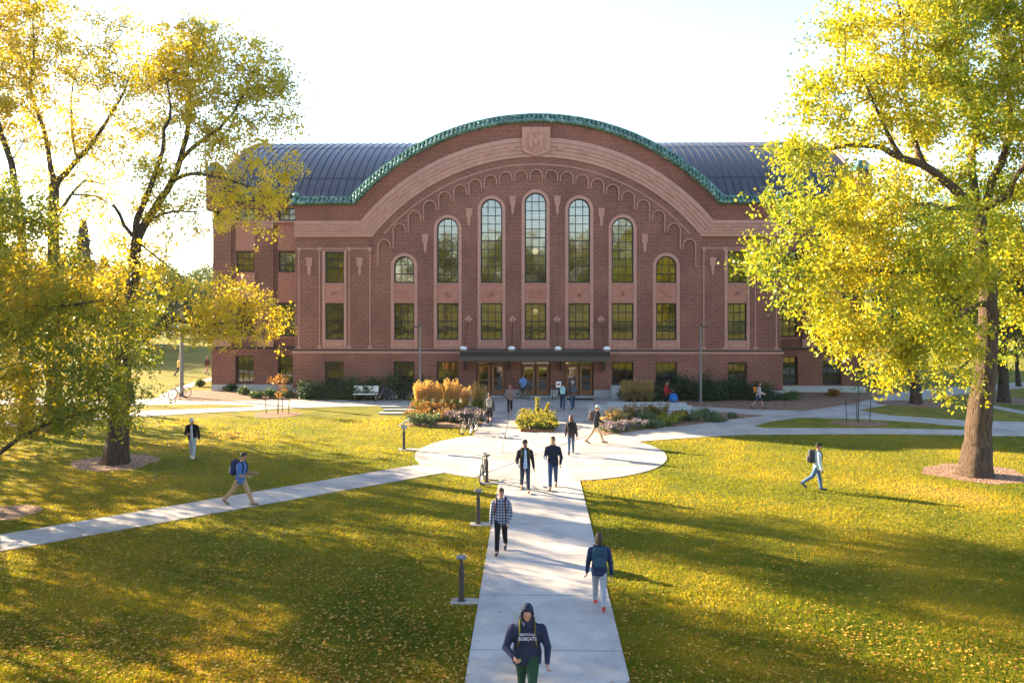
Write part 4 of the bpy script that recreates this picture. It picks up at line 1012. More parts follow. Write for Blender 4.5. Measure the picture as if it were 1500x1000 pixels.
def conifer(x, y, h, r, seed, label):
    e = thing('spruce_tree', (x, y, 0), 0, label, 'tree', 'dark spruces on the skyline'); rg = np.random.default_rng(seed)
    MB().tube([(0, 0, -.1), (0, 0, h*.98)], [.22, .03], 7).build('trunk', M['bark_dark'], e)
    n = 6500; z = rg.uniform(.08, 1, n)**.8; a = rg.uniform(0, 6.28, n); lay = .62 + .38*np.sin(z*h*2.6)**2
    rr = r*(1-z)**.85*lay*rg.uniform(.25, 1, n)**.5 + .05
    P = np.c_[rr*np.cos(a), rr*np.sin(a), z*h - rr*.18]; V, Fq = leaf_quads(P, .42, rg, .6, .35)
    o = bpy.data.objects.new('crown', np_mesh('crown', V, Fq, M['needle'], np.repeat(rg.uniform(0, 1, n), 4))); link(o, e)
for i, (px, py, d, r) in enumerate(((122, 322, 100, 3), (92, 372, 104, 3), (152, 378, 108, 3))):
    p = D(px, py, d); conifer(p.x, d, p.z, r, 300+i, ['tallest dark spruce on the skyline between the left tree trunks', 'dark spruce just left of the tallest one on the skyline', 'dark spruce just right of the tallest one on the skyline'][i])
# trees standing behind the photographer: seen in the window glass
base_tree = back_tree('campus_tree', -13, -16, 15, 5.5, M['leaf_far'], 401, 'yellow-green tree behind the camera, left of the walk, mirrored in the windows', 'trees mirrored in the windows', n=150, per=60, size=.4, tint=.6)
for i, (x, y, sc) in enumerate(((4, -24, 1.0), (17, -14, .85), (-30, -22, 1.1), (33, -20, 1.05), (-4, -34, 1.1), (12, -38, 1.2), (-43, -16, 1.2), (-58, -4, 1.3), (48, -14, 1.2))):
    c = copy_tree(base_tree); c.location = (x, y, 0); c.scale = (sc, sc, sc); c.rotation_euler.z = i*1.3; c['label'] = 'mirrored tree behind the camera, ' + ['second from the walk on the left', 'nearest on the right of the walk', 'far left in the front row', 'far right in the front row', 'back row left of the walk', 'back row right of the walk', 'left end of the row', 'beyond the left end of the row', 'right end of the row'][i]
for i, (x, y, h, r, sd_) in enumerate(((-40, 50, 14, 5.5, 421), (-38, 42, 14, 5.5, 422), (-31, 29, 13, 6, 423), (-26, 20, 12, 5, 424))):
    back_tree('campus_tree', x, y, h, r, M['leaf_far'], sd_, 'tree left of the view shading the left lawn, ' + ['nearest the hall corner', 'farthest out', 'third from the hall', 'nearest the camera'][i], 'trees left of the view', n=(110 if i < 2 else 95), per=(34 if i < 2 else 38), size=.34, tint=.6)
# ------------------------------------------------------------ shrubs, grasses, flowers
M['juniper'] = leafmat('juniper', [(0, (.012, .030, .012)), (.6, (.03, .062, .02)), (1, (.06, .10, .03))], .15)
M['shrub'] = leafmat('shrub', [(0, (.03, .07, .02)), (1, (.10, .17, .04))], .3)
M['plume'] = leafmat('plume', [(0, (.46, .29, .12)), (1, (.80, .56, .27))], .55)
M['blade'] = leafmat('blade', [(0, (.10, .16, .03)), (1, (.34, .32, .07))], .4)
M['bl_orange'] = leafmat('bloom_orange', [(0, (.10, .09, .03)), (.4, (.24, .11, .03)), (1, (.42, .19, .03))], .3)
M['bl_purple'] = leafmat('bloom_purple', [(0, (.10, .12, .05)), (.4, (.22, .17, .24)), (1, (.30, .22, .36))], .3)
M['bl_yellow'] = leafmat('bloom_yellow', [(0, (.10, .15, .03)), (.5, (.28, .26, .04)), (1, (.52, .40, .04))], .35)
M['sage'] = leafmat('sage', [(0, (.07, .11, .05)), (1, (.20, .24, .12))], .3)
M['straw'] = leafmat('straw', [(0, (.22, .16, .08)), (1, (.50, .38, .20))], .4)
def addleaf(name, parent, P, size, rg, m, tn, aspect=.6, droop=0.):
    V, Fq = leaf_quads(P, size, rg, droop, aspect)
    o = bpy.data.objects.new(name, np_mesh(name, V, Fq, m, np.repeat(np.clip(tn, 0, 1), 4))); link(o, parent); return o
def bush(name, x, y, rx, ry, h, m, seed, label, group=None, n=2600, size=.10, cat='shrub', z=0.02):
    e = thing(name, (x, y, z), 0, label, cat, group); rg = np.random.default_rng(seed)
    K = 26; q = rg.normal(size=(K, 3)); q /= np.linalg.norm(q, axis=1)[:, None]; q[:, 2] = np.abs(q[:, 2]); q *= rg.uniform(.35, .95, K)[:, None]
    C = q*np.array([rx, ry, h*.85]) + np.array([0, 0, .08]); P = C[rg.integers(0, K, n)] + rg.normal(size=(n, 3))*np.array([rx, ry, h*.8])*.16
    P[:, 2] = np.abs(P[:, 2]); mb = MB()
    for c in C[:14]: mb.tube([(0, 0, -.04), tuple(c*.5 + np.array([0, 0, .05])), tuple(c)], [.025, .015, .006], 4)
    mb.build('stem', M['bark_dark'], e)
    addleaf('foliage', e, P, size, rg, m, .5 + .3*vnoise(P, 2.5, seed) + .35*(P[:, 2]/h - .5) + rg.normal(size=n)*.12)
    return e
def wall_bushes(xs, y, hs, side):
    for i, (x, h) in enumerate(zip(xs, hs)):
        ord_ = ['nearest the end of the bay', 'second from the end of the bay', 'third from the end of the bay', 'fourth from the end of the bay', 'fifth from the end of the bay', 'sixth from the end of the bay', 'nearest the doors'][i if i < len(xs)-1 else 6]
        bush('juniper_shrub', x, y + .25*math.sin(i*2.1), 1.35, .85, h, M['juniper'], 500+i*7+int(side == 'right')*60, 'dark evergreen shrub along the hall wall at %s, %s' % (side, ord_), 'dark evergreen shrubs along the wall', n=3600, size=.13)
xl = [D(p, HOR, 53.6).x for p in (462, 500, 538, 575, 612, 648)]
wall_bushes(xl, 53.7, (1.35, 1.35, 1.6, 1.5, 1.35, 1.2), 'left')
xr = [D(p, HOR, 53.6).x for p in (1112, 1075, 1040, 1002, 968, 935)]
wall_bushes(xr, 53.8, (1.2, 1.55, 1.65, 1.5, 1.35, .9), 'right')
for i, (px, py, r, h, m, lb) in enumerate(((322, 571, .6, .6, 'shrub', 'bright green low plant at the left corner of the hall'), (337, 573, .5, .5, 'shrub', 'low green plant just right of the bright one at the left corner'), (292, 566, .4, .5, 'shrub', 'small dark plant at the corner of the lit lawn beyond'),
    (358, 578, .5, .5, 'shrub', 'small round plant in the left mulch under the first window'), (377, 583, .5, .5, 'shrub', 'small dark round plant in the left mulch left of the orange sapling'), (396, 583, .5, .6, 'shrub', 'round green plant left of the sapling trunk'), (421, 582, .55, .6, 'shrub', 'round green plant right of the orange sapling'), (440, 574, .6, .55, 'straw', 'dry brownish plant at the corner of the bay'),
    (461, 584, .7, .6, 'shrub', 'green plant in front of the dark shrubs at the left corner of the bay'), (486, 585, .6, .55, 'shrub', 'green plant left of the white bench'), (507, 585, .5, .5, 'shrub', 'small green plant under the left end of the white bench'), (538, 585, .6, .5, 'sage', 'grey-green plant in front of the white bench'),
    (1009, 583, .6, .6, 'shrub', 'green plant left of the right lamp pole'), (1043, 584, .7, .6, 'shrub', 'green plant right of the right lamp pole'), (1075, 584, .5, .5, 'shrub', 'green plant in front of the dark shrubs, mid right'), (1100, 585, .5, .45, 'shrub', 'low green plant left of the walker in shorts'), (1130, 577, .7, .6, 'shrub', 'green plant right of the walker in shorts'),
    (1156, 586, .9, .55, 'shrub', 'wide green plant in the right mulch bed'), (1143, 565, .8, .8, 'juniper', 'dark shrub at the inner corner of the right wing'), (1170, 562, .7, .7, 'juniper', 'dark shrub left of the right wing window'), (1205, 564, .5, .6, 'juniper', 'dark shrub under the right wing window'), (1237, 564, .6, .7, 'juniper', 'dark shrub right of the wing window'), (1286, 566, .5, .6, 'juniper', 'dark shrub at the right end of the hall'),
    (1221, 581, .45, .5, 'leaf_orange', 'small reddish-orange plant in the right mulch bed'), (1036, 612, .45, .45, 'sage', 'small grey-green plant in the mulch triangle'), (1047, 618, .6, .45, 'sage', 'spreading grey-green plant in the mulch triangle'), (1073, 613, .25, .25, 'sage', 'tiny plant near the tip of the mulch triangle'),
    (905, 583, .55, .6, 'juniper', 'dark shrub beside the concrete block at the doors'), (948, 580, .6, .7, 'juniper', 'dark shrub behind the seat walls'))):
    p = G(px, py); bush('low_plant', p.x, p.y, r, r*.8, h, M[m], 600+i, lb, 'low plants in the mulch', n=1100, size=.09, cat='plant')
def feather(x, y, h, seed, label, group, npl=90, spread=.28, plume='plume', z=.05, blade='blade'):
    """upright grass: arching blades below, feathery plumes on straight stems above"""
    e = thing('feather_grass', (x, y, z), 0, label, 'ornamental grass', group); rg = np.random.default_rng(seed)
    n = 420; a = rg.uniform(0, 6.28, n); out = rg.uniform(.1, 1, n)*spread*1.5; L = h*rg.uniform(.35, .62, n); w_ = .012
    b = np.c_[np.cos(a), np.sin(a)]; b0 = b*rg.uniform(0, .12, n)[:, None]; V = []
    for t, f in ((0, 0), (.5, .35), (1., 1.)):
        for s_ in (-1, 1):
            ww = w_*(1-t*.8)*s_; V.append(np.c_[b0 + b*(out*f)[:, None] + np.c_[-b[:, 1], b[:, 0]]*ww, L*(t - .18*f*t)])
    V = np.stack(V, 1).reshape(-1, 3); i = np.arange(n)[:, None]*6
    Fq = np.concatenate([i + np.array([[0, 1, 3, 2]]), i + np.array([[2, 3, 5, 4]])])
    link(bpy.data.objects.new('blades', np_mesh('blades', V, Fq, M[blade], np.repeat(rg.uniform(0, 1, n), 6))), e)
    st = MB(); Pp = []
    for k in range(npl):
        aa = rg.uniform(0, 6.28); o_ = rg.uniform(0, 1)**.6*spread; hh = h*rg.uniform(.70, 1.10)*(1.04 - .12*o_/spread); p0 = (math.cos(aa)*o_*.12, math.sin(aa)*o_*.12, 0); p1 = (math.cos(aa)*o_, math.sin(aa)*o_, hh)
        st.tube([p0, p1], .004, 3, cap=False); tt = rg.uniform(.56, 1.0, 40)[:, None]
        Pp.append(np.array(p0)*(1-tt) + np.array(p1)*tt + rg.normal(size=(40, 3))*np.array([.013, .013, .01]))
    st.build('stem', M['straw'], e); P = np.concatenate(Pp)
    d = rg.normal(size=P.shape)*.35 + np.array([0, 0, 1.]); V, Fq = leaf_quads(P, .065, rg, -1.5, .4)
    link(bpy.data.objects.new('plumes', np_mesh('plumes', V, Fq, M[plume], np.repeat(rg.uniform(0, 1, len(P)), 4))), e); return e
def flowers(x, y, rx, h, m, seed, label, group, n=900, fm='sage', z=.05, name='flower_clump', cat='flowers'):
    e = thing(name, (x, y, z), 0, label, cat, group); rg = np.random.default_rng(seed)
    K = 16; ka = rg.uniform(0, 6.28, K); ko = rg.uniform(0, 1, K)**.6*rx; kh = h*rg.uniform(.55, 1.12, K); kc = np.c_[np.cos(ka)*ko, np.sin(ka)*ko]
    i_ = rg.integers(0, K, n); t_ = rg.uniform(.05, .95, n); P = np.c_[kc[i_]*(.55 + .45*t_[:, None]) + rg.normal(size=(n, 2))*.055, kh[i_]*t_]
    st = MB()
    for c_, h_ in zip(kc[:8], kh): st.tube([(c_[0]*.02, c_[1]*.02, -.02), (c_[0], c_[1], h_*.8)], .008, 3)
    st.build('stem', M['sage'], e)
    addleaf('foliage', e, P, .09, rg, M[fm], rg.uniform(0, 1, n), .35)
    n2 = n//3; i_ = rg.integers(0, K, n2); P = np.c_[kc[i_]*1.02 + rg.normal(size=(n2, 2))*.085, kh[i_]*rg.uniform(.68, 1.12, n2)]
    P = np.repeat(P, 3, 0) + rg.normal(size=(n2*3, 3))*.02
    addleaf('blooms', e, P, .062, rg, M[m], .6 + .3*rg.normal(size=len(P)), .9); return e
ORD = ['leftmost', 'second from the left', 'third from the left', 'fourth from the left', 'fifth from the left', 'sixth from the left', 'seventh from the left', 'rightmost']
for i, px in enumerate((613, 627, 640, 655, 668, 683, 697, 706)):
    p = G(px, 607 if i < 6 else 605); feather(p.x, p.y, 1.72 - .22*(i > 4) + .08*math.sin(i*2.3), 700+i, 'tall golden feather grass clump beside the entrance, %s of the row' % ORD[i], 'golden feather grasses left of the entrance', npl=70, spread=.33)
for i, (px, py) in enumerate(((607, 618), (622, 616), (637, 616), (650, 617), (616, 611), (632, 611), (646, 611), (664, 612))):
    p = G(px, py); flowers(p.x, p.y, .5, .5 if i < 4 else .68, 'bl_orange', 720+i, 'rusty orange flower clump in the left bed, ' + ['front row leftmost', 'front row second from the left', 'front row third from the left', 'front row fourth from the left', 'back row leftmost', 'back row second from the left', 'back row third from the left', 'back row rightmost'][i], 'orange flowers in the left bed')
for i, (px, py) in enumerate(((664, 619), (678, 621), (692, 621), (701, 617), (688, 613), (610, 623), (632, 623))):
    p = G(px, py); flowers(p.x, p.y, .48, .5, 'bl_purple' if i < 5 else 'sage', 740+i, ['pale purple aster clump left end of the left bed', 'pale purple aster clump beside the parked bicycles', 'pale purple aster clump behind the parked bicycles', 'pale purple aster clump at the edge of the entrance court', 'pale purple aster clump behind the others near the concrete block', 'dull green clump at the left end of the flower bed', 'dull green clump in front of the orange flowers'][i], 'asters in the left bed')
# right bed
for i, (px, py, m, h, lb) in enumerate(((888, 632, 'bl_purple', .5, 'pale purple aster clump nearest the walker in the cap'), (902, 634, 'bl_purple', .45, 'pale purple aster clump second from the left of the right bed'), (918, 631, 'bl_purple', .5, 'purple aster clump third from the left of the right bed'), (934, 629, 'bl_purple', .5, 'purple aster clump fourth from the left of the right bed'),
    (893, 624, 'plume', .75, 'pinkish seed-head clump at the left end of the right bed'), (908, 622, 'plume', .85, 'golden seed-head clump left in the right bed'), (925, 620, 'bl_orange', 1.0, 'tall orange flower clump by the seat wall'), (941, 622, 'sage', .7, 'grey-green clump in the middle of the right bed'), (950, 616, 'bl_orange', .8, 'orange-brown flower clump mid right bed'),
    (966, 617, 'bl_orange', .9, 'bright orange flower clump in front of the seat wall'), (975, 624, 'bl_yellow', .5, 'yellow-orange daisy clump low in the right bed'), (989, 621, 'bl_yellow', .55, 'yellow daisy clump near the right end of the bed'), (997, 617, 'bl_orange', .6, 'orange daisy clump at the right end of the bed'), (1014, 617, 'sage', .55, 'grey-green mound at the right end of the flower bed'), (955, 627, 'sage', .4, 'low grey-green clump along the path edge'))):
    p = G(px, py); flowers(p.x, p.y, .52, h*.85, m, 760+i, lb, 'flowers in the right bed')
for i, px in enumerate((917, 928, 939, 950)):
    p = G(px, 591); feather(p.x, p.y, 1.35, 780+i, 'tan feather grass clump on the seat walls, %s' % ORD[i], 'tan feather grasses behind the seat walls', npl=60, spread=.42, plume='plume', blade='straw')
# planter in the middle of the plaza
p0, p1 = G(762.5, 633.5), G(811, 633.5); hw = (p1.x-p0.x)/2; pc = Vector(((p0.x+p1.x)/2, p0.y + 2.1, .036))
pl = thing('steel_planter', pc, 0, 'low square rusty steel edged planter in the middle of the plaza', 'planter')
MB().plate([(-hw, -2.0), (hw, -2.0), (hw, 2.0), (-hw, 2.0)], [[(-hw+.04, -1.96), (hw-.04, -1.96), (hw-.04, 1.96), (-hw+.04, 1.96)]], -.09, .09)
mb = MB(); mb.box(-hw, hw, -2.05, -2.01, 0, .11).box(-hw, hw, 2.01, 2.05, 0, .11).box(-hw, -hw+.04, -2.01, 2.01, 0, .11).box(hw-.04, hw, -2.01, 2.01, 0, .11); mb.build('steel_edge', M['rust'], pl)
MB().box(-hw+.04, hw-.04, -2.01, 2.01, 0, .08).build('soil', M['mulch'], pl)
for i, (dx, dy, h) in enumerate(((-.55, -1.5, .34), (.05, -1.52, .34), (.62, -1.5, .34), (-.55, -.5, .45), (.05, -.4, .5), (.6, -.4, .42), (-.4, .7, .5), (.4, .7, .5))):
    flowers(pc.x+dx*1.05, pc.y+dy, .52, h, 'bl_yellow', 790+i, 'yellow-green flower clump in the steel planter, ' + ['front left', 'front middle', 'front right', 'second row left', 'second row middle', 'second row right', 'back left', 'back right'][i], 'flowers in the steel planter', z=.11, fm='blade')
for i, (px, py, tx, ty, m) in enumerate(((789, 612, 786.5, 583, 'bl_yellow'), (796, 612, 803, 591, 'bl_yellow'), (777, 612, 772, 600, 'straw'), (771, 614, 766, 605, 'straw'))):
    b_ = Vector((pc.x + (px-787)/28, pc.y + .5, .17)); tp = D(tx, ty, b_.y); e = thing('mullein_stalk', b_, 0, ['tall yellow mullein spike rising from the steel planter', 'shorter leaning yellow mullein spike in the steel planter', 'thin dry stalk left in the steel planter', 'thinnest dry stalk at the left edge of the steel planter'][i], 'flower stalk')
    v_ = tp - b_; MB().tube([(0, 0, 0), (v_.x*.4, 0, v_.z*.5), (v_.x, 0, v_.z)], [.02, .015, .01], 5).build('stem', M['sage'], e)
    rg = np.random.default_rng(810+i); n = 420 if i < 2 else 90; t = rg.uniform(.35, 1.02, n)[:, None]; P = t*np.array([[v_.x, 0, v_.z]]) + rg.normal(size=(n, 3))*np.array([.045, .045, .02])
    addleaf('blooms', e, P, .07 if i < 2 else .05, rg, M[m], .4 + .5*rg.uniform(size=n), .8)
# staked young trees
def sapling(px, py, h, m, label, seed, sp=.5, tint=.5):
    p = G(px, py); e = thing('young_tree', p, 0, label, 'young tree'); T = Tree(seed); rg = np.random.default_rng(seed)
    T.limb([(0, 0, 0), (.02, 0, h*.4), (.0, .02, h*.75)], .035, .018, step=.3)
    T.grow([np.array([rg.normal()*sp, rg.normal()*sp, h*rg.uniform(.5, 1.0)]) for _ in range(36)], step=.2, wob=.04)
    T.wood('trunk', M['bark_dark'], e, tip=.004); T.leaves('crown', m, e, 14, .10, .08, seed, tint, .3)
    s = MB()
    for dx, dy in ((-.62, -.1), (.6, 0), (.1, .5)): s.tube([(dx, dy, 0), (dx*1.1, dy, 1.25)], .022, 5)
    s.tube([(-.66, -.1, .95), (0, 0, 1.0), (.64, 0, .95)], .008, 4)
    so = thing('tree_stake', p, 0, 'dark stakes and ties holding the ' + ('orange sapling on the left lawn' if px < 700 else 'green sapling between the right paths'), 'tree stakes')
    s.build('stake', M['post'], so)
sapling(407, 606, 2.3, M['leaf_orange'], 'staked sapling with thin orange leaves on the left lawn', 821, .38)
sapling(1257, 620, 3.3, M['shrub'], 'staked young tree with small green crown between the right paths', 822, .62, .6)
# ------------------------------------------------------------ street furniture
def bollard(px, py, label, tilt=False, pad=True):
    p = G(px, py); p.z = .0; e = thing('bollard_light', p, 0, label, 'bollard light', None if tilt else 'bollard lights along the walk')
    if pad:
        o = MB().bevbox(-.24, 1.48 - abs(p.x) if False else max(.36, -1.49-p.x), -.17, .17, -.02, .045, .01).build('concrete_pad', M['walk'], e)
    MB().tube([(0, 0, .04), (0, 0, .82)], .062, 12).tube([(0, 0, .04), (0, 0, .06)], .10, 12).build('post', M['post'], e)
    MB().tube([(0, 0, .82), (0, 0, .98)], .036, 10).build('neck', M['post'], e)
    if not tilt: MB().tube([(0, 0, .97), (0, 0, 1.0), (0, 0, 1.035), (0, 0, 1.05)], [.08, .12, .12, .10], 20).build('lamp_head', plain('lamp_head', (.20, .20, .21), .4, .5), e)
    else:
        a = R(35); c, s = math.cos(a), math.sin(a); mb = MB()
        q = [(-.30, -.13), (.30, -.13), (.30, .13), (-.30, .13)]
        V = [(x*c, y, 1.18 + x*s + dz) for dz in (0, .05) for x, y in q]; mb.add(V, [(0, 3, 2, 1), (4, 5, 6, 7), (0, 1, 5, 4), (1, 2, 6, 5), (2, 3, 7, 6), (3, 0, 4, 7)])
        mb.tube([(0, 0, .96), (0, 0, 1.18)], .03, 8).tube([(-.12, 0, 1.0), (.12, 0, 1.0)], .08, 10); mb.build('tilted_head', M['steel'], e)
    return e
bollard(676, 882, 'dark bollard light on a concrete pad nearest the camera, left of the walk'); bollard(700.5, 768.5, 'dark bollard light on a concrete pad beside the man in the plaid shirt')
bollard(713, 707.5, 'dark bollard light with a bicycle leaning on it'); bollard(591.5, 659, 'dark post with a tilted flat grey panel on top, left edge of the plaza', True)
def pole(px, py, h, label, r=.10, flip=1, old=False):
    p = G(px, py); e = thing('lamp_post', p, 0, label, 'lamp post', None if old else 'tall lamp posts before the hall')
    MB().tube([(0, 0, 0), (0, 0, h)], [r, r*.8], 14).tube([(0, 0, 0), (0, 0, .10)], [r*1.7, r*1.6], 14).build('pole', M['pole'], e, smooth=False)
    MB().tube([(0, 0, h-.05), (0, 0, h+.12)], r*.95, 12).build('cap', M['post'], e)
    MB().bevbox(*sorted((-.08*flip, -.45*flip)), -.08, .08, h-.12, h-.04, .015).tube([(0, 0, h-.08), (-.2*flip, 0, h-.08)], .02, 6).build('lamp_head', M['post'], e)
pole(615.5, 590, 4.75, 'slim grey lamp post rising left of the entrance', .065); pole(1026.5, 590.5, 4.75, 'slim grey lamp post before the dark shrubs right of the entrance', .065, -1)
pole(266, 581, 5.6, 'grey lamp post with a bicycle at its foot, left of the hall', .13, 1, True)
pole(158, 588, 4.5, 'thin grey lamp post mostly hidden behind the dense left tree', .06, 1, True)
# white bench
bp_ = D(535.5, HOR, 52.75); e = thing('park_bench', (bp_.x, 52.75, .016), 0, 'white bench before the dark shrubs left of the entrance', 'bench')
MB().bevbox(-.76, .76, .20, .26, .52, .92, .02).build('backrest', M['white'], e); MB().bevbox(-.76, .76, -.25, .20, .42, .47, .015).build('seat', M['white'], e)
for x in (-.65, .65):
    for y in (-.2, .18): MB().box(x-.03, x+.03, y-.03, y+.03, 0, .42).build('leg', M['post'], e)
# terraced seat walls
for i, (y, xa, xb) in enumerate(((46.55, 863.5, 1019), (47.85, 861, 1013), (49.15, 890, 1005))):
    a, b = D(xa, HOR, y).x, D(xb, HOR, y).x
    tag(MB().bevbox(-(b-a)/2, (b-a)/2, -.27, .27, 0, .44, .015).build('seat_wall', M['wall_conc'], loc=((a+b)/2, y, .02)), ['long concrete seat wall behind the right flower bed, nearest of three', 'middle one of the three long concrete seat walls', 'long concrete seat wall farthest back, under the tan grasses'][i], 'seat wall', 'concrete seat walls right of the entrance')
p = D(862, HOR, 47.8); 
for i, (px, py, w_, h, lb) in enumerate(((628, 603, .95, .42, 'pale concrete block among the golden grasses, leftmost'), (668, 604, .62, .40, 'pale concrete block among the golden grasses, in the middle'), (702, 604, .95, .45, 'pale concrete block at the edge of the entrance court'))):
    q = G(px, py); tag(MB().bevbox(-w_/2, w_/2, -.25, .25, 0, h, .02).build('seat_block', M['wall_conc'], loc=(q.x, q.y, .04)), lb, 'seat block', 'concrete blocks in the left bed')
# easel sign and mat by the right doors
e = thing('easel_sign', (D(814, HOR, 53.3).x, 53.3, .032), R(14), 'small white notice with a red mark on a thin black stand by the right doors', 'sign')
MB().tube([(-.22, 0, 0), (-.22, 0, 1.05)], .014, 5).tube([(-.02, 0, 0), (-.02, 0, 1.0)], .014, 5).tube([(-.22, 0, .95), (.3, 0, .95)], .014, 5).tube([(-.12, .3, 0), (-.12, 0, .9)], .014, 5).build('stand', M['dark'], e)
MB().box(.02, .34, -.03, -.01, .80, 1.16).build('notice', M['white'], e); MB().box(.08, .28, -.034, -.030, .93, 1.04).build('red_mark', plain('red_ink', (.6, .03, .03)), e)
tag(MB().box(-.85, .85, -.35, .35, 0, .02).build('door_mat', M['rubber'], loc=(D(850, HOR, 53.7).x, 53.75, .034)), 'black door mat on the court before the right doors', 'door mat')

# ------------------------------------------------------------ bicycles
def bicycle(label, frame_rgb, loc, rz, tilt=0.0, basket=False):
    e = thing('bicycle', loc, rz, label, 'bicycle', 'parked bicycles'); e.rotation_euler = (tilt, 0, rz)
    fm = plain('bike_paint', frame_rgb, .35, .2); r = .335; wb_ = .52
    for sx in (-1, 1):
        w_ = MB(); pts = [(sx*wb_ + r*math.cos(a), 0, r+.01+r*math.sin(a)) for a in [2*math.pi*i/28 for i in range(29)]]
        w_.tube(pts, .021, 6, cap=False); wo = w_.build('wheel', M['rubber'], e, smooth=True)
        s = MB()
        for k in range(14):
            a = 2*math.pi*k/14; s.tube([(sx*wb_, .012*(-1)**k, r+.01), (sx*wb_+(r-.02)*math.cos(a), 0, r+.01+(r-.02)*math.sin(a))], .0025, 3, cap=False)
        s.tube([(sx*wb_, -.05, r+.01), (sx*wb_, .05, r+.01)], .025, 8)
        s.tube([(sx*wb_ + (r-.025)*math.cos(a), 0, r+.01+(r-.025)*math.sin(a)) for a in [2*math.pi*i/28 for i in range(29)]], .009, 4, cap=False)
        s.build('rim', M['chrome'], wo)
    BB, ST, HT, HB, RA, FA = (.05, 0, .29), (.20, 0, .80), (-.33, 0, .88), (-.37, 0, .70), (.52, 0, .345), (-.52, 0, .345)
    f = MB().tube([BB, ST], .017).tube([BB, HB], .02).tube([(.19, 0, .76), HT], .017).tube([HT, HB], .02)
    for s_ in (-.04, .04): f.tube([BB, (.52, s_, .345)], .009, 6).tube([(.19, 0, .76), (.52, s_, .345)], .008, 6).tube([HB, (-.40, s_, .66), (-.52, s_, .345)], .011, 6)
    f.build('frame', fm, e)
    MB().tube([(-.33, 0, .86), (-.32, 0, .98), (-.37, 0, 1.0)], .013, 6).tube([(-.31, -.30, 1.02), (-.36, -.24, 1.03), (-.38, -.1, 1.0), (-.38, .1, 1.0), (-.36, .24, 1.03), (-.31, .30, 1.02)], .012, 6).build('handlebar', M['dark'], e)
    MB().tube([ST, (.22, 0, .93)], .013, 6).ell((.24, 0, .95), (.14, .07, .03)).ell((.14, 0, .955), (.08, .03, .022)).build('saddle', M['rubber'], e)
    MB().tube([(.05, -.05, .29), (.05, .05, .29)], .085, 14).tube([(.05, .06, .29), (-.02, .08, .14)], .01, 5).tube([(.05, -.06, .29), (.12, -.08, .44)], .01, 5).box(-.07, .03, .08, .17, .125, .145).box(.07, .17, -.17, -.08, .435, .455).build('crankset', M['post'], e)
    if basket: MB().box(-.62, -.40, -.15, .15, .82, 1.02).build('front_bag', M['dark'], e)
    return e
q = G(569, 589.5); bicycle('bicycle with a purple frame parked side-on right of the white bench', (.12, .09, .30), q, 0, R(-4))
q = G(615, 589); bicycle('bicycle with a pale teal frame half hidden by the golden grasses', (.30, .55, .50), q, R(8), R(-4))
q = G(684, 634); bicycle('left one of two bicycles parked on the grass by the plaza', (.30, .24, .22), q, R(68), R(4), True)
q = G(694, 634); bicycle('dark bicycle, right one of two parked on the grass by the plaza', (.05, .05, .06), q, R(80), R(-5), True)
q = G(706.5, 706); bicycle('bicycle leaning on the bollard light, seen end-on', (.25, .25, .24), (q.x, q.y+.15, .012), R(86), R(3))
q = D(759, HOR, 53.6); bicycle('dark bicycle by the brick pier left of the middle doors', (.05, .05, .06), (q.x-.1, 53.9, .032), R(4), R(-6))
q = G(263, 584); bicycle('bicycle leaning on the grey lamp post left of the hall', (.10, .12, .25), q, R(60), R(5))
q = G(661, 587); bicycle('bicycle behind the golden grasses with a white saddle bag', (.5, .5, .5), (q.x, q.y, .028), R(-5), R(4))

# ------------------------------------------------------------ people
def remeshed(mb, name, m, vox=.011, smooth=4):
    me = bpy.data.meshes.new('t'); me.from_pydata(mb.v, [], mb.f); o = bpy.data.objects.new('t', me); col.objects.link(o)
    r = o.modifiers.new('r', 'REMESH'); r.mode = 'VOXEL'; r.voxel_size = vox
    s = o.modifiers.new('s', 'SMOOTH'); s.factor = .5; s.iterations = smooth
    dg = bpy.context.evaluated_depsgraph_get(); out = bpy.data.meshes.new_from_object(o.evaluated_get(dg))
    bpy.data.objects.remove(o); bpy.data.meshes.remove(me); out.name = name; out.materials.clear(); out.materials.append(m)
    out.polygons.foreach_set('use_smooth', [True]*len(out.polygons)); return out
def oval(mb, secs, n=16):
    b = len(mb.v); k = len(secs)
    for (c, w_, d, X, Y) in secs:
        for j in range(n):
            t = 2*math.pi*j/n; cx = math.copysign(abs(math.cos(t))**.85, math.cos(t)); sy = math.copysign(abs(math.sin(t))**.85, math.sin(t))
            mb.v.append(tuple(Vector(c) + X*(cx*w_) + Y*(sy*d)))
    for i in range(k-1):
        for j in range(n): mb.f.append((b+i*n+j, b+i*n+(j+1) % n, b+(i+1)*n+(j+1) % n, b+(i+1)*n+j))
    mb.f.append(tuple(range(b, b+n))[::-1]); mb.f.append(tuple(range(b+(k-1)*n, b+k*n)))
SK = {}
def skin(rgb):
    if rgb not in SK: SK[rgb] = plain('skin', rgb, .5, spec=.35, var=.06)
    return SK[rgb]
def cloth(name, rgb): return plain(name, rgb, .9, spec=.15, var=.16, scale=7, bump=.5, bscale=14)
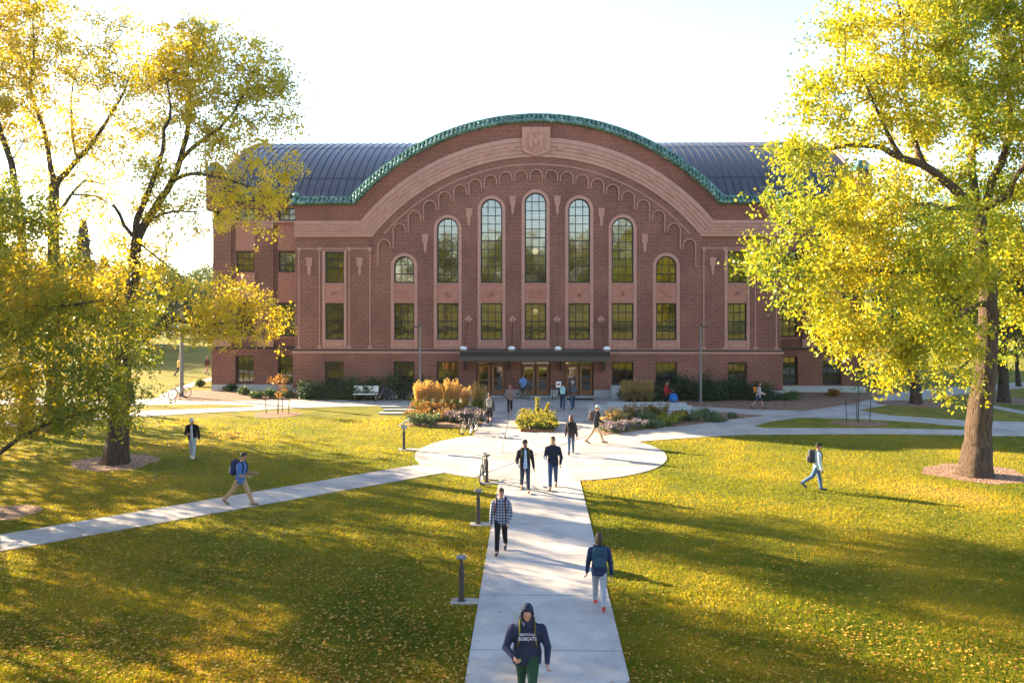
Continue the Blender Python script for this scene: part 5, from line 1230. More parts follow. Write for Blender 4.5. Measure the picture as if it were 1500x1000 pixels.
def plaid():
    m, t, b = mat('plaid_shirt'); tc = nd(t, 'ShaderNodeTexCoord'); sp = nd(t, 'ShaderNodeSeparateXYZ'); t.links.new(tc.outputs['Object'], sp.inputs[0])
    outs = []
    for k in (0, 2):
        f = nd(t, 'ShaderNodeMath', operation='MULTIPLY'); f.inputs[1].default_value = 13.5; t.links.new(sp.outputs[k], f.inputs[0])
        g = nd(t, 'ShaderNodeMath', operation='FRACT'); t.links.new(f.outputs[0], g.inputs[0])
        h = nd(t, 'ShaderNodeMath', operation='GREATER_THAN'); h.inputs[1].default_value = .5; t.links.new(g.outputs[0], h.inputs[0]); outs.append(h)
    a = nd(t, 'ShaderNodeMath', operation='ADD'); t.links.new(outs[0].outputs[0], a.inputs[0]); t.links.new(outs[1].outputs[0], a.inputs[1])
    d = nd(t, 'ShaderNodeMath', operation='MULTIPLY'); d.inputs[1].default_value = .5; t.links.new(a.outputs[0], d.inputs[0])
    r = ramp(t, [(0, (.34, .35, .40)), (.5, (.10, .12, .20)), (1, (.02, .025, .05))]); t.links.new(d.outputs[0], r.inputs[0]); t.links.new(r.outputs[0], b.inputs['Base Color']); b.inputs['Roughness'].default_value = .9
    return m
HAIR = {c: plain('hair', rgb, .6, var=.3, scale=40) for c, rgb in dict(dark=(.025, .016, .012), brown=(.045, .020, .011), red=(.12, .033, .012), grey=(.35, .35, .36)).items()}
def person(px, py, h, face, label, pose, top, bot, shoe, hair='dark', hairstyle='short', sleeves='long', shorts=False, head=None, near=False, beard=False, hood=False, headc=None, openj=None, slim=False, yoff=0, skinc=(.36, .18, .12), loc=None, zz=.04, legwear=None, rollz=0):
    g = G(px, py, 0) if loc is None else Vector(loc); g.z = zz
    vox = .009 if near else .013
    H = h; lean = R(pose.get('lean', 3)); pitch = R(pose.get('pitch', 8)); turn = R(pose.get('turn', 0))
    X = Vector((1, 0, 0)); up = Vector((0, -math.sin(lean), math.cos(lean))); fw = Vector((0, -math.cos(lean), -math.sin(lean))); Y = -fw
    def dirv(a): return Vector((0, -math.sin(a), -math.cos(a)))
    pel = Vector((0, 0, .52*H)); J = {}; low = 9
    for s_, key in ((1, 'legL'), (-1, 'legR')):
        a, k = pose.get(key, (0, 0)); a, k = R(a), R(k); hp = pel + X*s_*.048*H; kn = hp + dirv(a)*.245*H; an = kn + dirv(a-k)*.235*H
        fp = R(pose.get('foot'+key[-1], 0)) if ('foot'+key[-1]) in pose else max(0, k-a)*.75
        tdir = Vector((0, -math.cos(fp), -math.sin(fp))); toe = an + tdir*.105*H + Vector((0, 0, -.028*H)); heel = an - tdir*.03*H + Vector((0, 0, -.028*H))
        J[key] = (hp, kn, an, toe, heel); low = min(low, toe.z, heel.z)
    dz = Vector((0, 0, -low + .018*H)); pel += dz
    for k in J: J[k] = tuple(v + dz for v in J[k])
    chest = pel + up*.20*H; shc = pel + up*.280*H; neck = pel + up*.318*H; hd = neck + up*.036*H + Vector((0, -math.sin(lean+pitch)*.06*H, math.cos(lean+pitch)*.05*H)) - Y*.004*H
    sw_ = (.098 if slim else .112)*H*pose.get('bulk', 1)**.6
    for s_, key in ((1, 'armL'), (-1, 'armR')):
        s, b, e, i_ = [R(v) for v in pose.get(key, (4, 9, 12, 0))]
        sh = shc + X*s_*sw_ - up*.036*H; u = Vector((s_*math.sin(b), -math.sin(s)*math.cos(b), -math.cos(s)*math.cos(b))); el = sh + u*.168*H
        fd = Vector((s_*(math.sin(b)*.5 - math.sin(i_)), -math.sin(s+e)*math.cos(i_), -math.cos(s+e)*math.cos(i_))); fd.normalize(); wr = el + fd*.142*H; J[key] = (sh, el, wr, fd)
    # the body: one continuous skin
    B = MB(); W = (.94 if slim else 1.06)*pose.get('bulk', 1)
    def torso(mb, g_, hem=-.03, topk=1.0):
        secs = [(pel + up*hem*H, .090*H*W+g_, .066*H+g_), (pel + up*.03*H, .092*H*W+g_, .068*H+g_), (pel + up*.10*H, .082*H*W+g_, .060*H+g_), (pel + up*.18*H, .100*H*W+g_, .068*H+g_), (pel + up*.235*H, .114*H*W+g_, .066*H+g_), (pel + up*.268*H, .108*H*W+g_*.8, .055*H+g_*.7), (pel + up*.292*H, .072*H*W+g_*.6, .044*H+g_*.6), (pel + up*.316*H, .036*H*topk+g_*.5, .034*H+g_*.5)]
        oval(mb, [(c, a, b, X, Y) for c, a, b in secs], 18)
    torso(B, -.012); B.cap(shc, hd - Vector((0, 0, .03*H)), .033*H, .030*H)
    Rh = Matrix.Rotation(turn, 3, 'Z') @ Matrix.Rotation(pitch+lean, 3, 'X'); q = lambda x, y, z: hd + Rh @ Vector((x*H, y*H, z*H))
    B.ell(hd, (.0445*H, .056*H, .064*H), 16, 12, Rh); B.ell(q(0, -.018, -.034), (.031*H, .034*H, .032*H), 12, 8, Rh)     # skull, jaw
    B.cap(q(0, -.052, .004), q(0, -.062, -.013), .006*H, .0095*H, 8); B.ell(q(0, -.052, -.031), (.013*H, .007*H, .0055*H), 8, 6, Rh); B.ell(q(0, -.050, -.050), (.013*H, .010*H, .010*H), 8, 6, Rh)
    for s_ in (1, -1): B.ell(q(s_*.046, .002, -.004), (.006*H, .012*H, .017*H), 8, 6, Rh); B.ell(q(s_*.017, -.050, .014), (.013*H, .006*H, .005*H), 8, 6, Rh)
    for key in ('legL', 'legR'):
        hp, kn, an, toe, heel = J[key]; B.cap(hp, kn, .048*H*W, .030*H).cap(kn, kn.lerp(an, .35), .030*H, .033*H).cap(kn.lerp(an, .35), an, .033*H, .020*H).cap(an, toe, .020*H, .014*H)
    for s_, key in ((1, 'armL'), (-1, 'armR')):
        sh, el, wr, fd = J[key]; B.cap(sh, el, .028*H, .022*H).cap(el, wr, .024*H, .0145*H)
        side = fd.cross(Vector((s_, 0, 0))); side = side.normalized() if side.length > .1 else Vector((0, -1, 0)); nrm = fd.cross(side).normalized()
        pc_ = wr + fd*.026*H; RM = Matrix((side, nrm, fd)).transposed(); B.ell(pc_, (.023*H, .012*H, .030*H), 10, 8, RM)
        curl = R(pose.get('curl', 28))
        for f_ in range(4):
            off = (f_-1.5)*.0115*H; L = (.040, .046, .043, .034)[f_]*H; a0 = wr + fd*.050*H + side*off; inn = -nrm*s_
            d1 = (fd*math.cos(curl) + inn*math.sin(curl)); d2 = fd*math.cos(curl*2.3) + inn*math.sin(curl*2.3); m1 = a0 + d1*L*.5; B.cap(a0, m1, .0060*H, .0055*H, 6); B.cap(m1, m1 + d2*L*.5, .0055*H, .0048*H, 6)
        th = wr + fd*.018*H + side*.020*H; B.cap(th, th + (fd*.7 + side*.6 - nrm*s_*.3).normalized()*.034*H, .0068*H, .0055*H, 6)
    o = bpy.data.objects.new('person', remeshed(B, 'person', skin(skinc), vox*.85, 2)); link(o); o.location = g; o.rotation_euler = (0, 0, R(face))
    tag(o, label, 'person', 'people crossing the campus')
    def part(nm, mb, m, v=None, sm=4, parent=o):
        c = bpy.data.objects.new(nm, remeshed(mb, nm, m, v or vox, sm)); link(c, parent); return c
    if near or h > 0:
        for s_ in (1, -1): MB().ell(q(s_*.0165, -.0535, .006), (.0052*H, .003*H, .0032*H), 8, 6).build('eye', M['rubber'], o)
    # top garment
    T = MB(); torso(T, .016, -.075 if not pose.get('tuck') else -.02); rs = (.036 if slim else .041)*pose.get('bulk', 1)**.6
    for s_, key in ((1, 'armL'), (-1, 'armR')):
        sh, el, wr, fd = J[key]; T.ell(sh, .041*H, 12, 8); T.cap(sh + up*.006*H, neck - up*.012*H, .034*H, .024*H)
        if sleeves == 'long': T.cap(sh, el, rs*H+.004, .033*H+.003).cap(el, wr - fd*.004*H, .033*H+.003, .0235*H+.003); bend = (el - (sh+wr)/2); T.ell(el + bend*.05, .034*H+.003, 8, 6)
        else: T.cap(sh, sh.lerp(el, .75), rs*H+.004, .036*H+.003)
    if hood: 
        T.ell(hd + Rh @ Vector((0, .024*H, .012*H)), (.060*H, .066*H, .080*H), 16, 12, Rh); T.cap(neck + Y*.03*H, neck - up*.02*H + Y*.02*H, .06*H, .07*H); T.cap(neck + up*.0*H - Y*.03*H, neck - up*.015*H - Y*.03*H, .045*H, .05*H)
        for s_ in (1, -1): T.cap(q(s_*.052, -.020, .03), q(s_*.046, -.026, -.045), .012*H, .015*H, 8)
        T.cap(q(-.03, -.022, .062), q(.03, -.022, .062), .013*H, .013*H, 8)
    elif headc == 'collar': T.cap(neck + Y*.028*H + X*.03*H, neck + Y*.028*H - X*.03*H, .02*H, .02*H); T.cap(neck + Y*.05*H + X*.02*H, neck + Y*.05*H - X*.02*H, .028*H, .028*H)
    tm = top if not isinstance(top, tuple) else cloth('top_cloth', top)
    jk = part('jacket' if sleeves == 'long' else 'shirt', T, tm)
    if openj:
        P = MB(); oval(P, [(pel + up*k*H - Y*(d+.016*1)*1.0, w_*H, .012*H, X, Y) for k, d, w_ in ((-.07, .062*H, .040), (.05, .066*H, .036), (.12, .063*H, .030), (.2, .067*H, .026), (.26, .062*H, .024), (.295, .045*H, .020))], 12)
        part('undershirt', P, cloth('shirt_cloth', openj), vox*.8, 2, parent=jk)
    # trousers
    L = MB(); oval(L, [(pel + up*k*H, a*H*W+.010, b*H+.008, X, Y) for k, a, b in ((-.045, .082, .064), (.0, .090, .066), (.06, .084, .061))], 16)
    for key in ('legL', 'legR'):
        hp, kn, an, toe, heel = J[key]
        if shorts: L.cap(hp, hp.lerp(kn, .80), .054*H*W+.008, .048*H+.008)
        else:
            wd = .006 if slim else .012
            L.cap(hp, kn, .052*H*W+.008, .036*H+wd).cap(kn, an + (kn-an)*.05, .036*H+wd, .027*H+wd)
    part('shorts' if shorts else 'trousers', L, cloth('trouser_cloth', bot))
    if legwear:
        L = MB()
        for key in ('legL', 'legR'):
            hp, kn, an, toe, heel = J[key]; L.cap(hp.lerp(kn, .5), kn, .044*H, .034*H).cap(kn, an, .034*H, .024*H)
        part('leggings', L, cloth('leggings', legwear))
    for key in ('legL', 'legR'):
        hp, kn, an, toe, heel = J[key]; S = MB(); d = (toe-heel).normalized()
        S.cap(heel + d*.01*H + Vector((0, 0, .008*H)), toe, .026*H, .021*H).cap(an - Vector((0, 0, .004*H)), heel.lerp(toe, .45) + Vector((0, 0, .006*H)), .027*H, .025*H)
        part('shoe', S, cloth('shoe_leather', shoe) if not isinstance(shoe, bpy.types.Material) else shoe, .011, 2)
    # hair or hat
    if not hood:
        Hh = MB(); hm_ = HAIR[hair]
        if head == 'cap' or head == 'beanie' or head == 'capw':
            Hh.ell(q(0, .014, .004), (.047*H, .048*H, .050*H), 14, 10, Rh); part('hair', Hh, hm_, .009, 2)
            C = MB(); C.ell(q(0, .006, .030), (.051*H, .058*H, .045*H if head != 'beanie' else .052*H), 16, 10, Rh)
            if head != 'beanie': C.ell(q(0, -.062, .030), (.036*H, .036*H, .006*H), 14, 6, Rh)
            part('cap' if head != 'beanie' else 'beanie', C, cloth('cap_cloth', {'cap': (.02, .02, .022), 'capw': (.45, .46, .48), 'beanie': (.035, .035, .04)}[head]), .009, 2)
        else:
            Hh.ell(q(0, .014, .018), (.051*H, .054*H, .058*H), 16, 12, Rh); Hh.ell(q(0, -.020, .050), (.040*H, .038*H, .022*H), 12, 8, Rh); Hh.ell(q(.015, -.035, .052), (.022*H, .020*H, .015*H), 8, 6, Rh)
            if hairstyle == 'long':
                Hh.cap(q(0, .026, 0), neck + Y*.055*H - up*.03*H, .050*H, .045*H); Hh.cap(q(.03, .02, -.01), neck + Y*.045*H + X*.03*H - up*.05*H, .028*H, .022*H); Hh.cap(q(-.03, .02, -.01), neck + Y*.045*H - X*.03*H - up*.05*H, .028*H, .022*H)
            elif hairstyle == 'mid': Hh.cap(q(0, .026, 0), q(0, .03, -.06), .046*H, .036*H)
            part('hair', Hh, hm_, .009, 2)
        if beard: part('beard', MB().ell(q(0, -.022, -.042), (.034*H, .034*H, .028*H), 12, 8, Rh), hm_, .009, 2)
    o['j'] = 0; del o['j']
    return dict(o=o, J=J, pel=pel, up=up, Y=Y, X=X, H=H, shc=shc, neck=neck, hd=hd, g=g, face=face, q=q, part=part, jk=jk, Rh=Rh)
def to_world(P, v): return P['g'] + Matrix.Rotation(R(P['face']), 3, 'Z') @ Vector(v)
def backpack(P, rgb, label, rgb2=None, hgt=.46, w_=.30, strap=(.02, .02, .022)):
    H = P['H']; e = thing('backpack', P['g'], R(P['face']), label, 'backpack', 'backpacks worn by walkers'); up, Y, X = P['up'], P['Y'], P['X']
    c = P['pel'] + up*.185*H + Y*(.068*H + .115); RM = Matrix((X, Y, up)).transposed()
    def rb(c_, rx, ry, rz, pw=.45):
        mb = MB(); n, m_ = 20, 14; b0 = 0
        f = lambda v: math.copysign(abs(v)**pw, v)
        mb.ell((0, 0, 0), 1, n, m_)
        mb.v = [tuple(c_ + RM @ Vector((f(v[0])*rx, f(v[1])*ry, f(v[2])*rz))) for v in mb.v]; return mb
    bm_ = cloth('pack_cloth', rgb)
    rb(c, w_/2, .095, hgt/2).build('pack_body', bm_, e, smooth=True)
    rb(c + Y*.095 - up*.09, w_*.38, .045, hgt*.22).build('front_pocket', cloth('pocket_cloth', rgb2 or tuple(v*1.3 for v in rgb)), e, smooth=True)
    MB().tube([c + up*hgt*.48 + X*.04, c + up*(hgt*.48+.05), c + up*hgt*.48 - X*.04], .008, 5).build('carry_loop', cloth('strap', strap), e)
    for s_ in (1, -1):
        x = X*s_*.062*H; pts = [c + up*.19 + x*.8 - Y*.05, P['shc'] + x*1.05 + up*.042*H + Y*.02*H, P['shc'] + x*1.08 + up*.030*H - Y*.040*H, P['shc'] + x*1.12 - Y*(.078*H) - up*.04*H, P['pel'] + up*.17*H + x*1.25 - Y*.082*H, P['pel'] + up*.10*H + x*1.45 - Y*.045*H, c - up*.16 + x*1.2 - Y*.08]
        out = []
        for a, b in zip(pts, pts[1:]): out += [a, a.lerp(b, .5)]
        MB().tube(out + [pts[-1]], .017, 6).build('strap', cloth('strap', strap), e, smooth=True)
    return e
def cup(P, key, label):
    sh, el, wr, fd = P['J'][key]; H = P['H']; c = wr + fd*.055*H + Vector((0, -.03, .0)); w_ = to_world(P, c)
    e = thing('coffee_cup', (w_.x, w_.y, w_.z-.04), 0, label, 'coffee cup'); MB().tube([(0, 0, -.02), (0, 0, .10)], [.028, .038], 14).build('cup_body', M['white'], e); MB().tube([(0, 0, .10), (0, 0, .118)], [.040, .036], 14).build('lid', M['white'], e)
def phone(P, key, label):
    sh, el, wr, fd = P['J'][key]; H = P['H']; w_ = to_world(P, wr + fd*.065*H + Vector((0, 0, .018))); m_ = MB().bevbox(-.036, .036, -.075, .075, -.005, .005, .004)
    o = m_.build('phone', plain('phone_glass', (.5, .52, .55), .15), None, loc=w_); o.rotation_euler = (R(-25), 0, R(P['face'])); tag(o, label, 'phone')
WALKF = dict(legL=(22, 6), legR=(-16, 22)); WALKR = dict(legL=(-16, 22), legR=(22, 6))
def ps(base, **k): d = dict(base); d.update(k); return d
JEANS = (.055, .09, .17); BLK = (.012, .012, .015)
# 1 hooded man in front
P = person(772, 1043, 1.80, 2, 'man in a navy hooded sweatshirt with white lettering, green trousers, nearest the camera', ps(WALKF, lean=5, pitch=16, armL=(8, 20, 34, 14), armR=(12, 22, 58, 38), curl=40, bulk=1.32), (.020, .026, .056), (.018, .052, .034), (.05, .05, .05), hood=True, near=True, skinc=(.38, .19, .13))
lt = MB(); c_ = P['pel'] + P['up']*.205*1.8 - P['Y']*(.066*1.8 + .030); RL = Matrix.Rotation(R(5), 3, 'X')
c_ = c_ - P['Y']*.012
lt.text('MONTANA', .050, c_ + P['up']*.058, .010, 1.0, .35, RL).text('BOBCATS', .074, c_ - P['up']*.016, .010, .92, 0, RL); lt.split('lettering', plain('white_print', (.42, .40, .50), .8), P['jk'], .012)
backpack(P, (.03, .035, .06), 'dark backpack with olive straps on the hooded man', strap=(.10, .09, .025))
# 2 woman right, away
P = person(878, 893, 1.66, 178, 'woman in a navy sweater, grey trousers and red shoes walking away on the walk', ps(WALKF, lean=3, armL=(4, 12, 10, 0), armR=(-6, 12, 8, 0)), (.022, .035, .09), (.28, .29, .34), (.5, .05, .03), hair='brown', hairstyle='mid', near=True)
backpack(P, (.02, .055, .085), 'flat dark teal backpack on the woman in the navy sweater', hgt=.44, w_=.31)
# 3 plaid
P = person(734, 811, 1.74, -4, 'young man in a blue and white plaid shirt and black trousers walking toward the camera', ps(WALKR, lean=2, pitch=6, armL=(10, 14, 30, 20), armR=(2, 10, 8, 0)), plaid(), (.012, .012, .016), (.03, .035, .05), hair='brown', near=True)
hc = MB(); s_ = P['neck']; hc.cap(s_ + P['Y']*.09 + P['X']*.05, s_ + P['Y']*.09 - P['X']*.05, .05, .05).cap(s_ - P['Y']*.035 + P['X']*.055 - P['up']*.03, s_ + P['Y']*.05 + P['X']*.075, .028, .036).cap(s_ - P['Y']*.035 - P['X']*.055 - P['up']*.03, s_ + P['Y']*.05 - P['X']*.075, .028, .036)
P['part']('grey_hood', hc, cloth('grey_jersey', (.42, .43, .46)), parent=P['jk'])
backpack(P, (.05, .02, .025), 'dark red backpack worn by the man in the plaid shirt', strap=(.06, .02, .028), hgt=.42)
# 4, 5 coffee pair
P = person(769, 721, 1.80, 6, 'bearded man in a beanie and black jacket over a pale blue shirt', ps(WALKF, lean=2, pitch=4, turn=28, armL=(6, 12, 12, 0), armR=(10, 16, 60, 10)), (.018, .020, .028), (.035, .045, .075), (.20, .12, .07), head='beanie', beard=True, openj=(.34, .44, .62), near=True)
cup(P, 'armR', 'white paper cup held by the man in the beanie'); backpack(P, (.05, .05, .03), 'dark backpack with olive straps on the man in the beanie', strap=(.10, .09, .03), hgt=.42)
P = person(810, 717, 1.84, -4, 'tall man in a dark navy jacket and blue jeans holding a white cup', ps(WALKR, lean=1, pitch=2, armL=(2, 16, 40, 14), armR=(16, 12, 78, 10)), (.016, .022, .040), (.030, .062, .14), (.10, .06, .04), headc='collar', near=True)
cup(P, 'armR', 'white paper cup held by the tall man in the navy jacket')
# 6 redhead
P = person(836.5, 667, 1.68, 176, 'woman with long red hair, dark jacket and blue jeans walking toward the doors', ps(WALKR, lean=2, armL=(8, 10, 10, 0), armR=(-4, 12, 8, 0)), (.045, .04, .045), JEANS, (.05, .04, .04), hair='red', hairstyle='long', slim=True)
backpack(P, (.018, .018, .022), 'black backpack on the red-haired woman', hgt=.44)
# 7 khaki
P = person(873, 651, 1.78, 84, 'man in a pale cap, dark shirt and khaki trousers striding right past the flower bed', dict(legL=(24, 4), legR=(-24, 14), lean=4, armL=(18, 8, 40, 5), armR=(-14, 10, 14, 0)), (.035, .033, .045), (.50, .38, .24), (.18, .10, .06), head='capw', hair='dark')
backpack(P, (.12, .085, .075), 'brown backpack with a yellow tag on the man in khaki trousers', hgt=.44)
# 8
P = person(717, 624, 1.66, 180, 'person in black shorts and leggings walking away beside the left flower bed', ps(WALKF, lean=3, armL=(4, 12, 10, 0), armR=(-4, 12, 10, 0)), (.05, .055, .065), (.015, .015, .018), (.06, .05, .05), shorts=True, legwear=(.014, .014, .017), slim=True)
backpack(P, (.26, .23, .22), 'grey backpack on the person in black shorts', hgt=.46)
# 9
P = person(747, 606, 1.64, 0, 'person in a greyish brown sweater and black trousers walking out of the court shade', ps(WALKR, lean=1, armL=(14, 12, 60, 30), armR=(14, 12, 60, 30)), (.22, .15, .135), (.018, .012, .014), (.30, .18, .14), hair='red', slim=True)
# 10
P = person(766, 583.5, 1.55, 2, 'person in a light blue hooded top and black trousers coming out of the middle doors', ps(WALKF, lean=1, pitch=18, armL=(16, 12, 66, 30), armR=(16, 12, 66, 30)), (.14, .30, .62), BLK, (.3, .3, .32), slim=True, zz=.03)
# 11 12
P = person(824, 600.5, 1.58, 180, 'shorter walker in a black top and jeans heading for the right doors', ps(WALKF, lean=4, armL=(2, 10, 10, 0), armR=(6, 10, 30, 0)), (.03, .035, .05), (.03, .045, .10), (.05, .05, .05))
backpack(P, (.26, .44, .42), 'pale teal backpack on the shorter walker near the right doors', hgt=.44, w_=.30)
P = person(839, 600.5, 1.66, 182, 'taller walker in a brownish jacket and blue jeans beside the one with the teal backpack', ps(WALKR, lean=3, armL=(2, 12, 12, 0), armR=(4, 12, 12, 0)), (.13, .085, .075), (.035, .075, .13), (.06, .06, .06), hair='grey')
backpack(P, (.06, .07, .085), 'slate backpack on the taller walker near the right doors', hgt=.42)
# 13
P = person(1111, 600, 1.62, 88, 'person in a pale top and dark shorts walking right past the mulch bed', dict(legL=(26, 4), legR=(-26, 12), lean=4, pitch=14, armL=(12, 8, 66, 10), armR=(10, 8, 66, 10)), (.40, .33, .34), (.03, .05, .07), (.05, .05, .06), hair='red', shorts=True, slim=True)
backpack(P, (.45, .15, .03), 'orange and black backpack on the person in shorts', rgb2=(.02, .02, .02), hgt=.36, w_=.26)
# 14
P = person(0, 0, 1.52, 60, 'person in a red top and black trousers standing behind the seat walls', dict(legL=(4, 2), legR=(-3, 3), lean=6, pitch=16, armL=(20, 8, 70, 12), armR=(8, 8, 66, 10)), (.26, .02, .025), BLK, BLK, slim=True, loc=(D(975, HOR, 50.6).x, 50.6, .03), zz=.03)
e = thing('backpack', (D(986.5, HOR, 49.2).x, 49.2, .46), 0, 'big round bright blue bag standing on the farthest seat wall', 'bag'); MB().ell((0, 0, .27), (.25, .17, .27), 20, 14).build('bag_body', cloth('blue_nylon', (.015, .11, .34)), e, smooth=True); MB().ell((0, -.14, .22), (.15, .06, .13), 14, 8).build('front_pocket', cloth('blue_nylon', (.03, .16, .42)), e, smooth=True)
MB().tube([(-.08, 0, .52), (0, 0, .60), (.08, 0, .52)], .012, 5).build('carry_loop', M['rubber'], e)
# 15
P = person(282, 671, 1.70, 8, 'man in a black jacket and light grey trousers looking down on the left lawn', dict(legL=(12, 4), legR=(-8, 12), lean=7, pitch=30, armL=(4, 14, 14, 0), armR=(10, 14, 84, 42)), BLK, (.34, .36, .42), (.65, .65, .65), head='capw', openj=(.45, .46, .5), zz=.0)
# 16
P = person(352, 741, 1.80, 80, 'man in a blue shirt and khaki trousers striding along the left path', dict(legL=(30, 8), legR=(-30, 16), lean=6, pitch=14, armL=(12, 6, 78, 4), armR=(14, 8, 74, 0)), (.06, .13, .30), (.36, .23, .13), (.20, .12, .09), hair='dark', sleeves='short', near=True, zz=.03)
phone(P, 'armR', 'pale phone in the hand of the man in khaki on the left path'); backpack(P, (.025, .035, .085), 'navy and white backpack on the man with the phone', rgb2=(.42, .44, .50), hgt=.50, w_=.30)
# 17
P = person(1197, 718, 1.68, 82, 'man in a pale blue top, jeans and black cap on the sunny right lawn', dict(legL=(12, 3), legR=(-26, 30), lean=3, pitch=4, armL=(-6, 8, 14, 0), armR=(4, 8, 12, 0)), (.40, .50, .56), (.075, .13, .22), (.04, .05, .10), head='cap', hair='dark', zz=.0)
backpack(P, (.05, .05, .055), 'dark grey backpack on the man in the black cap', hgt=.46)
# far walkers on the left
P = person(262, 551, 1.55, 120, 'far walker in a yellow-orange top on the sunny lawn behind the grey lamp post', ps(WALKF, lean=2), (.62, .33, .05), (.04, .035, .06), BLK, zz=0)
P = person(303, 549, 1.55, 60, 'far walker in a dark top with something white, at the left corner of the hall', ps(WALKR, lean=2), (.06, .05, .06), (.40, .30, .26), BLK, hair='brown', zz=0)
P = person(194, 607, 1.68, -70, 'walker in black and grey half hidden by the dense left tree', ps(WALKF, lean=2), (.02, .02, .025), (.20, .20, .24), BLK, zz=.03)

# ------------------------------------------------------------ houses and cars across the street
def building_far(px0, px1, top, y, m, rows, cols, label, roofm=None):
    a, b = D(px0, HOR, y), D(px1, HOR, y); h = D(px0, top, y).z; e = thing('town_building', (0, 0, 0), 0, label, 'building', 'buildings across the street')
    hl = []; W_ = b.x - a.x
    for r_ in range(rows):
        for c in range(cols):
            xc = a.x + W_*(c+.5)/cols; zc = h*(r_+.55)/rows; hl.append(rect(xc-W_/cols*.28, xc+W_/cols*.28, zc-h/rows*.25, zc+h/rows*.25))
    MB().plate(rect(a.x, b.x, 0, h), hl, y, y+.3).build('front_wall', m, e); MB().box(a.x+.01, b.x-.01, y+.6, y+9, 0, h-.02).build('wall', m, e)
    MB().box(a.x-.2, b.x+.2, y-.2, y+9.2, h, h+.35).build('roof', roofm or M['wall_conc'], e)
    for hh in hl: MB().plate([(x, z) for x, z in hh], [], y+.12, y+.16).build('window', M['dark'], e)
pale = plain('pale_render', (.52, .54, .58), .8); tan_ = plain('tan_render', (.40, .33, .27), .8)
building_far(225, 300, 482, 142, pale, 2, 6, 'pale two-storey building across the street left of the hall')
building_far(40, 215, 470, 150, tan_, 2, 10, 'long tan building across the street hidden by the left trees')
building_far(1395, 1580, 500, 150, pale, 1, 9, 'low pale building far behind at the right')
def car(px, y, rgb, label, face=0):
    q = D(px, HOR, y); e = thing('parked_car', (q.x, y, .02), face, label, 'car', 'cars on the far street'); m = plain('car_paint', rgb, .3, .1, .6, .04)
    prof = [(-2.2, .35), (-2.25, .75), (-2.0, .95), (-1.25, 1.02), (-.75, 1.42), (.75, 1.46), (1.45, 1.05), (2.1, .95), (2.25, .7), (2.2, .35)]
    MB().plate(prof[::-1], [], -.85, .85).build('body', m, e)
    for s_ in (-1, 1): MB().plate([(-1.1, 1.03), (-.7, 1.36), (.68, 1.40), (1.2, 1.06)][::-1], [], s_*.86-.012, s_*.86+.012).build('window', M['dark'], e)
    for x in (-1.4, 1.4):
        for s_ in (-1, 1): w_ = MB().tube([(x, s_*.72, .33), (x, s_*.90, .33)], .33, 18).build('wheel', M['rubber'], e); MB().tube([(x, s_*.89, .33), (x, s_*.915, .33)], .19, 12).build('rim', M['chrome'], w_)
    for s_ in (-1, 1): MB().ell((-2.2, s_*.6, .72), (.06, .16, .08)).build('headlight', M['white'], e)
car(1478, 131, (.75, .76, .78), 'white car far behind at the right edge of the photo'); car(288, 131, (.5, .52, .55), 'silver car across the street just left of the hall'); car(240, 134, (.62, .63, .66), 'pale car across the street farther left', R(180)); car(1440, 135, (.10, .12, .18), 'dark car beyond the right trees')

# ------------------------------------------------------------ grass blades and fallen leaves
rg = np.random.default_rng(5)
def view_points(n, py0, py1, px0=-120, px1=1620):
    px = rg.uniform(px0, px1, n); py = rg.uniform(py0, py1, n); dx = (px-750)/F_PX
    rx = dx*math.cos(YAW) - math.sin(YAW); ry = dx*math.sin(YAW) + math.cos(YAW); t = CAMH/((py-HOR)/F_PX)
    return np.c_[CAMX + rx*t, ry*t], px, py
def off_paving(P):
    k = np.zeros(len(P), bool)
    for pl in POLYS: k |= inside(P, pl)
    for pl in ([p[:2] for p in sliver], [p[:2] for p in island1], [p[:2] for p in island2]): k &= ~inside(P, pl)
    return ~k
P, px, py = view_points(620000, 612, 1080); ok = off_paving(P); P = P[ok]; py = py[ok]; n = len(P)
dist = CAMH*F_PX/(py-HOR); wv = .0075*np.clip(dist/14, 1, 3.2)*rg.uniform(.7, 1.5, n); hv = rg.uniform(.025, .060, n)*(1+.2*vnoise(np.c_[P, np.zeros(n)], 1.2, 3))
a = rg.uniform(0, 6.28, n); l = rg.normal(size=(n, 2))*.022; B3 = np.c_[P, np.zeros(n)]
sd_ = np.c_[np.cos(a)*wv, np.sin(a)*wv, np.zeros(n)]
V = np.stack([B3 - sd_, B3 + sd_, np.c_[P + l, hv]], 1).reshape(-1, 3)
tn = .5 + .28*vnoise(np.c_[P, np.zeros(n)], .35, 8) + .12*vnoise(np.c_[P, np.zeros(n)], 1.6, 9) + rg.normal(size=n)*.07
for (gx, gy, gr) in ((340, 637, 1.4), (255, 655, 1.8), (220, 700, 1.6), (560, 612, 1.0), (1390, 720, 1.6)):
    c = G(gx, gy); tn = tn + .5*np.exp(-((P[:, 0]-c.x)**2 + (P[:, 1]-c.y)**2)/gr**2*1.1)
M['grass'] = leafmat('grass_blade', [(0, (.04, .080, .010)), (.4, (.12, .150, .016)), (.7, (.21, .205, .022)), (.93, (.31, .26, .045)), (1, (.34, .25, .10))], .66, .15, .6, (2.0, 1.5, .40))
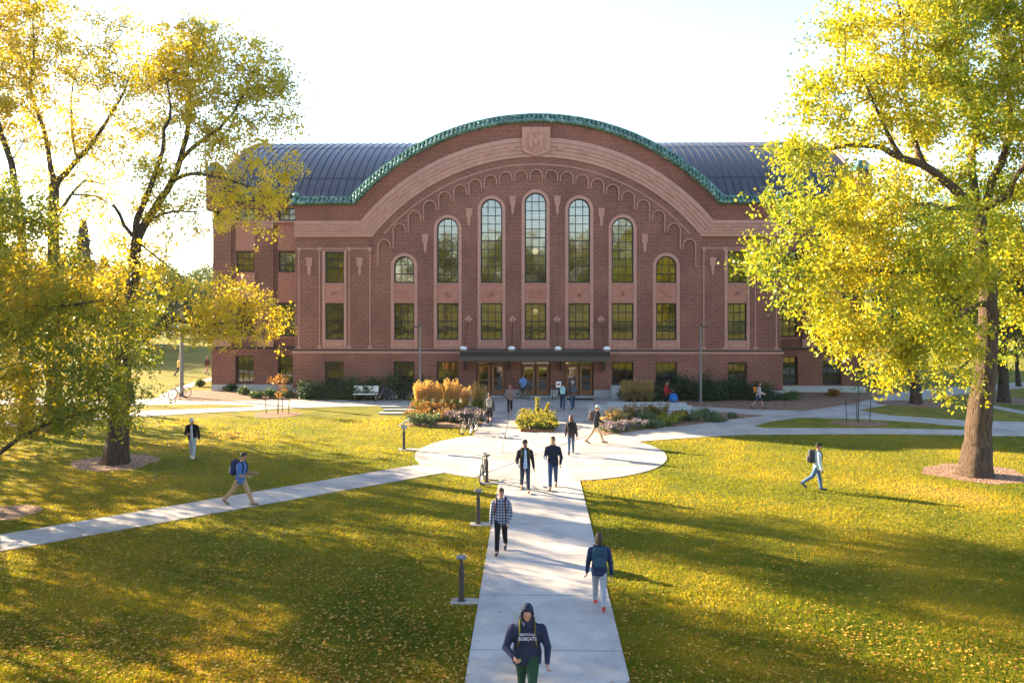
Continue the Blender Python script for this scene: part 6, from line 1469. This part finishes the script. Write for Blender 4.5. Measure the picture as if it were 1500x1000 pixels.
o = bpy.data.objects.new('grass_blades', np_mesh('grass_blades', V, np.arange(3*n).reshape(n, 3), M['grass'], np.repeat(np.clip(tn, 0, 1), 3))); link(o); tag(o, 'short green and gold lawn grass', 'grass', kind='stuff')
M['litter'] = leafmat('fallen_leaf', [(0, (.15, .065, .022)), (.35, (.34, .18, .04)), (.65, (.48, .35, .06)), (1, (.60, .52, .22))], .3, .08, .9, (1.2, 1.0, .6), (1.05, .85, .62))
P, px, py = view_points(95000, 600, 1080); den = np.where(px < 780, np.clip((py-590)/190, .05, 1)*np.clip(1.15-px/2400, .4, 1), np.clip((py-690)/340, .02, .42)*np.clip(1.5-(px-850)/700, .25, 1))
den = den*(.75 + .45*vnoise(np.c_[P, np.zeros(len(P))], .9, 21)); keep = rg.uniform(0, 1, len(P)) < np.clip(den, 0, 1)*.95
onp = ~off_paving(P); keep &= ~(onp & (rg.uniform(0, 1, len(P)) < .985)); P = P[keep]; n = len(P); z = .022 + .045*rg.uniform(0, 1, n) + .02*onp[keep]
V, Fq = leaf_quads(np.c_[P, z], .078, rg, 0, .7); V = V.reshape(n, 4, 3); V[:, :, 2] = z[:, None] + (V[:, :, 2]-z[:, None])*.28; V = V.reshape(-1, 3)
o = bpy.data.objects.new('fallen_leaves', np_mesh('fallen_leaves', V, Fq, M['litter'], np.repeat(rg.beta(1.6, 1.5, n), 4))); link(o); tag(o, 'fallen yellow and brown leaves scattered over the lawn', 'leaves', kind='stuff')
# ------------------------------------------------------------ the hazy evening air
hz = MB().box(-1000, 1000, -310, 1560, -3, 75).build('haze', None); tag(hz, kind='stuff')
mh = bpy.data.materials.new('haze_air'); mh.use_nodes = True; th = mh.node_tree; th.nodes.remove(th.nodes['Principled BSDF'])
pv = nd(th, 'ShaderNodeVolumePrincipled'); pv.inputs['Density'].default_value = .00010; pv.inputs['Color'].default_value = (.95, .93, .9, 1); pv.inputs['Anisotropy'].default_value = .45
th.links.new(pv.outputs[0], th.nodes['Material Output'].inputs['Volume']); hz.data.materials.append(mh)
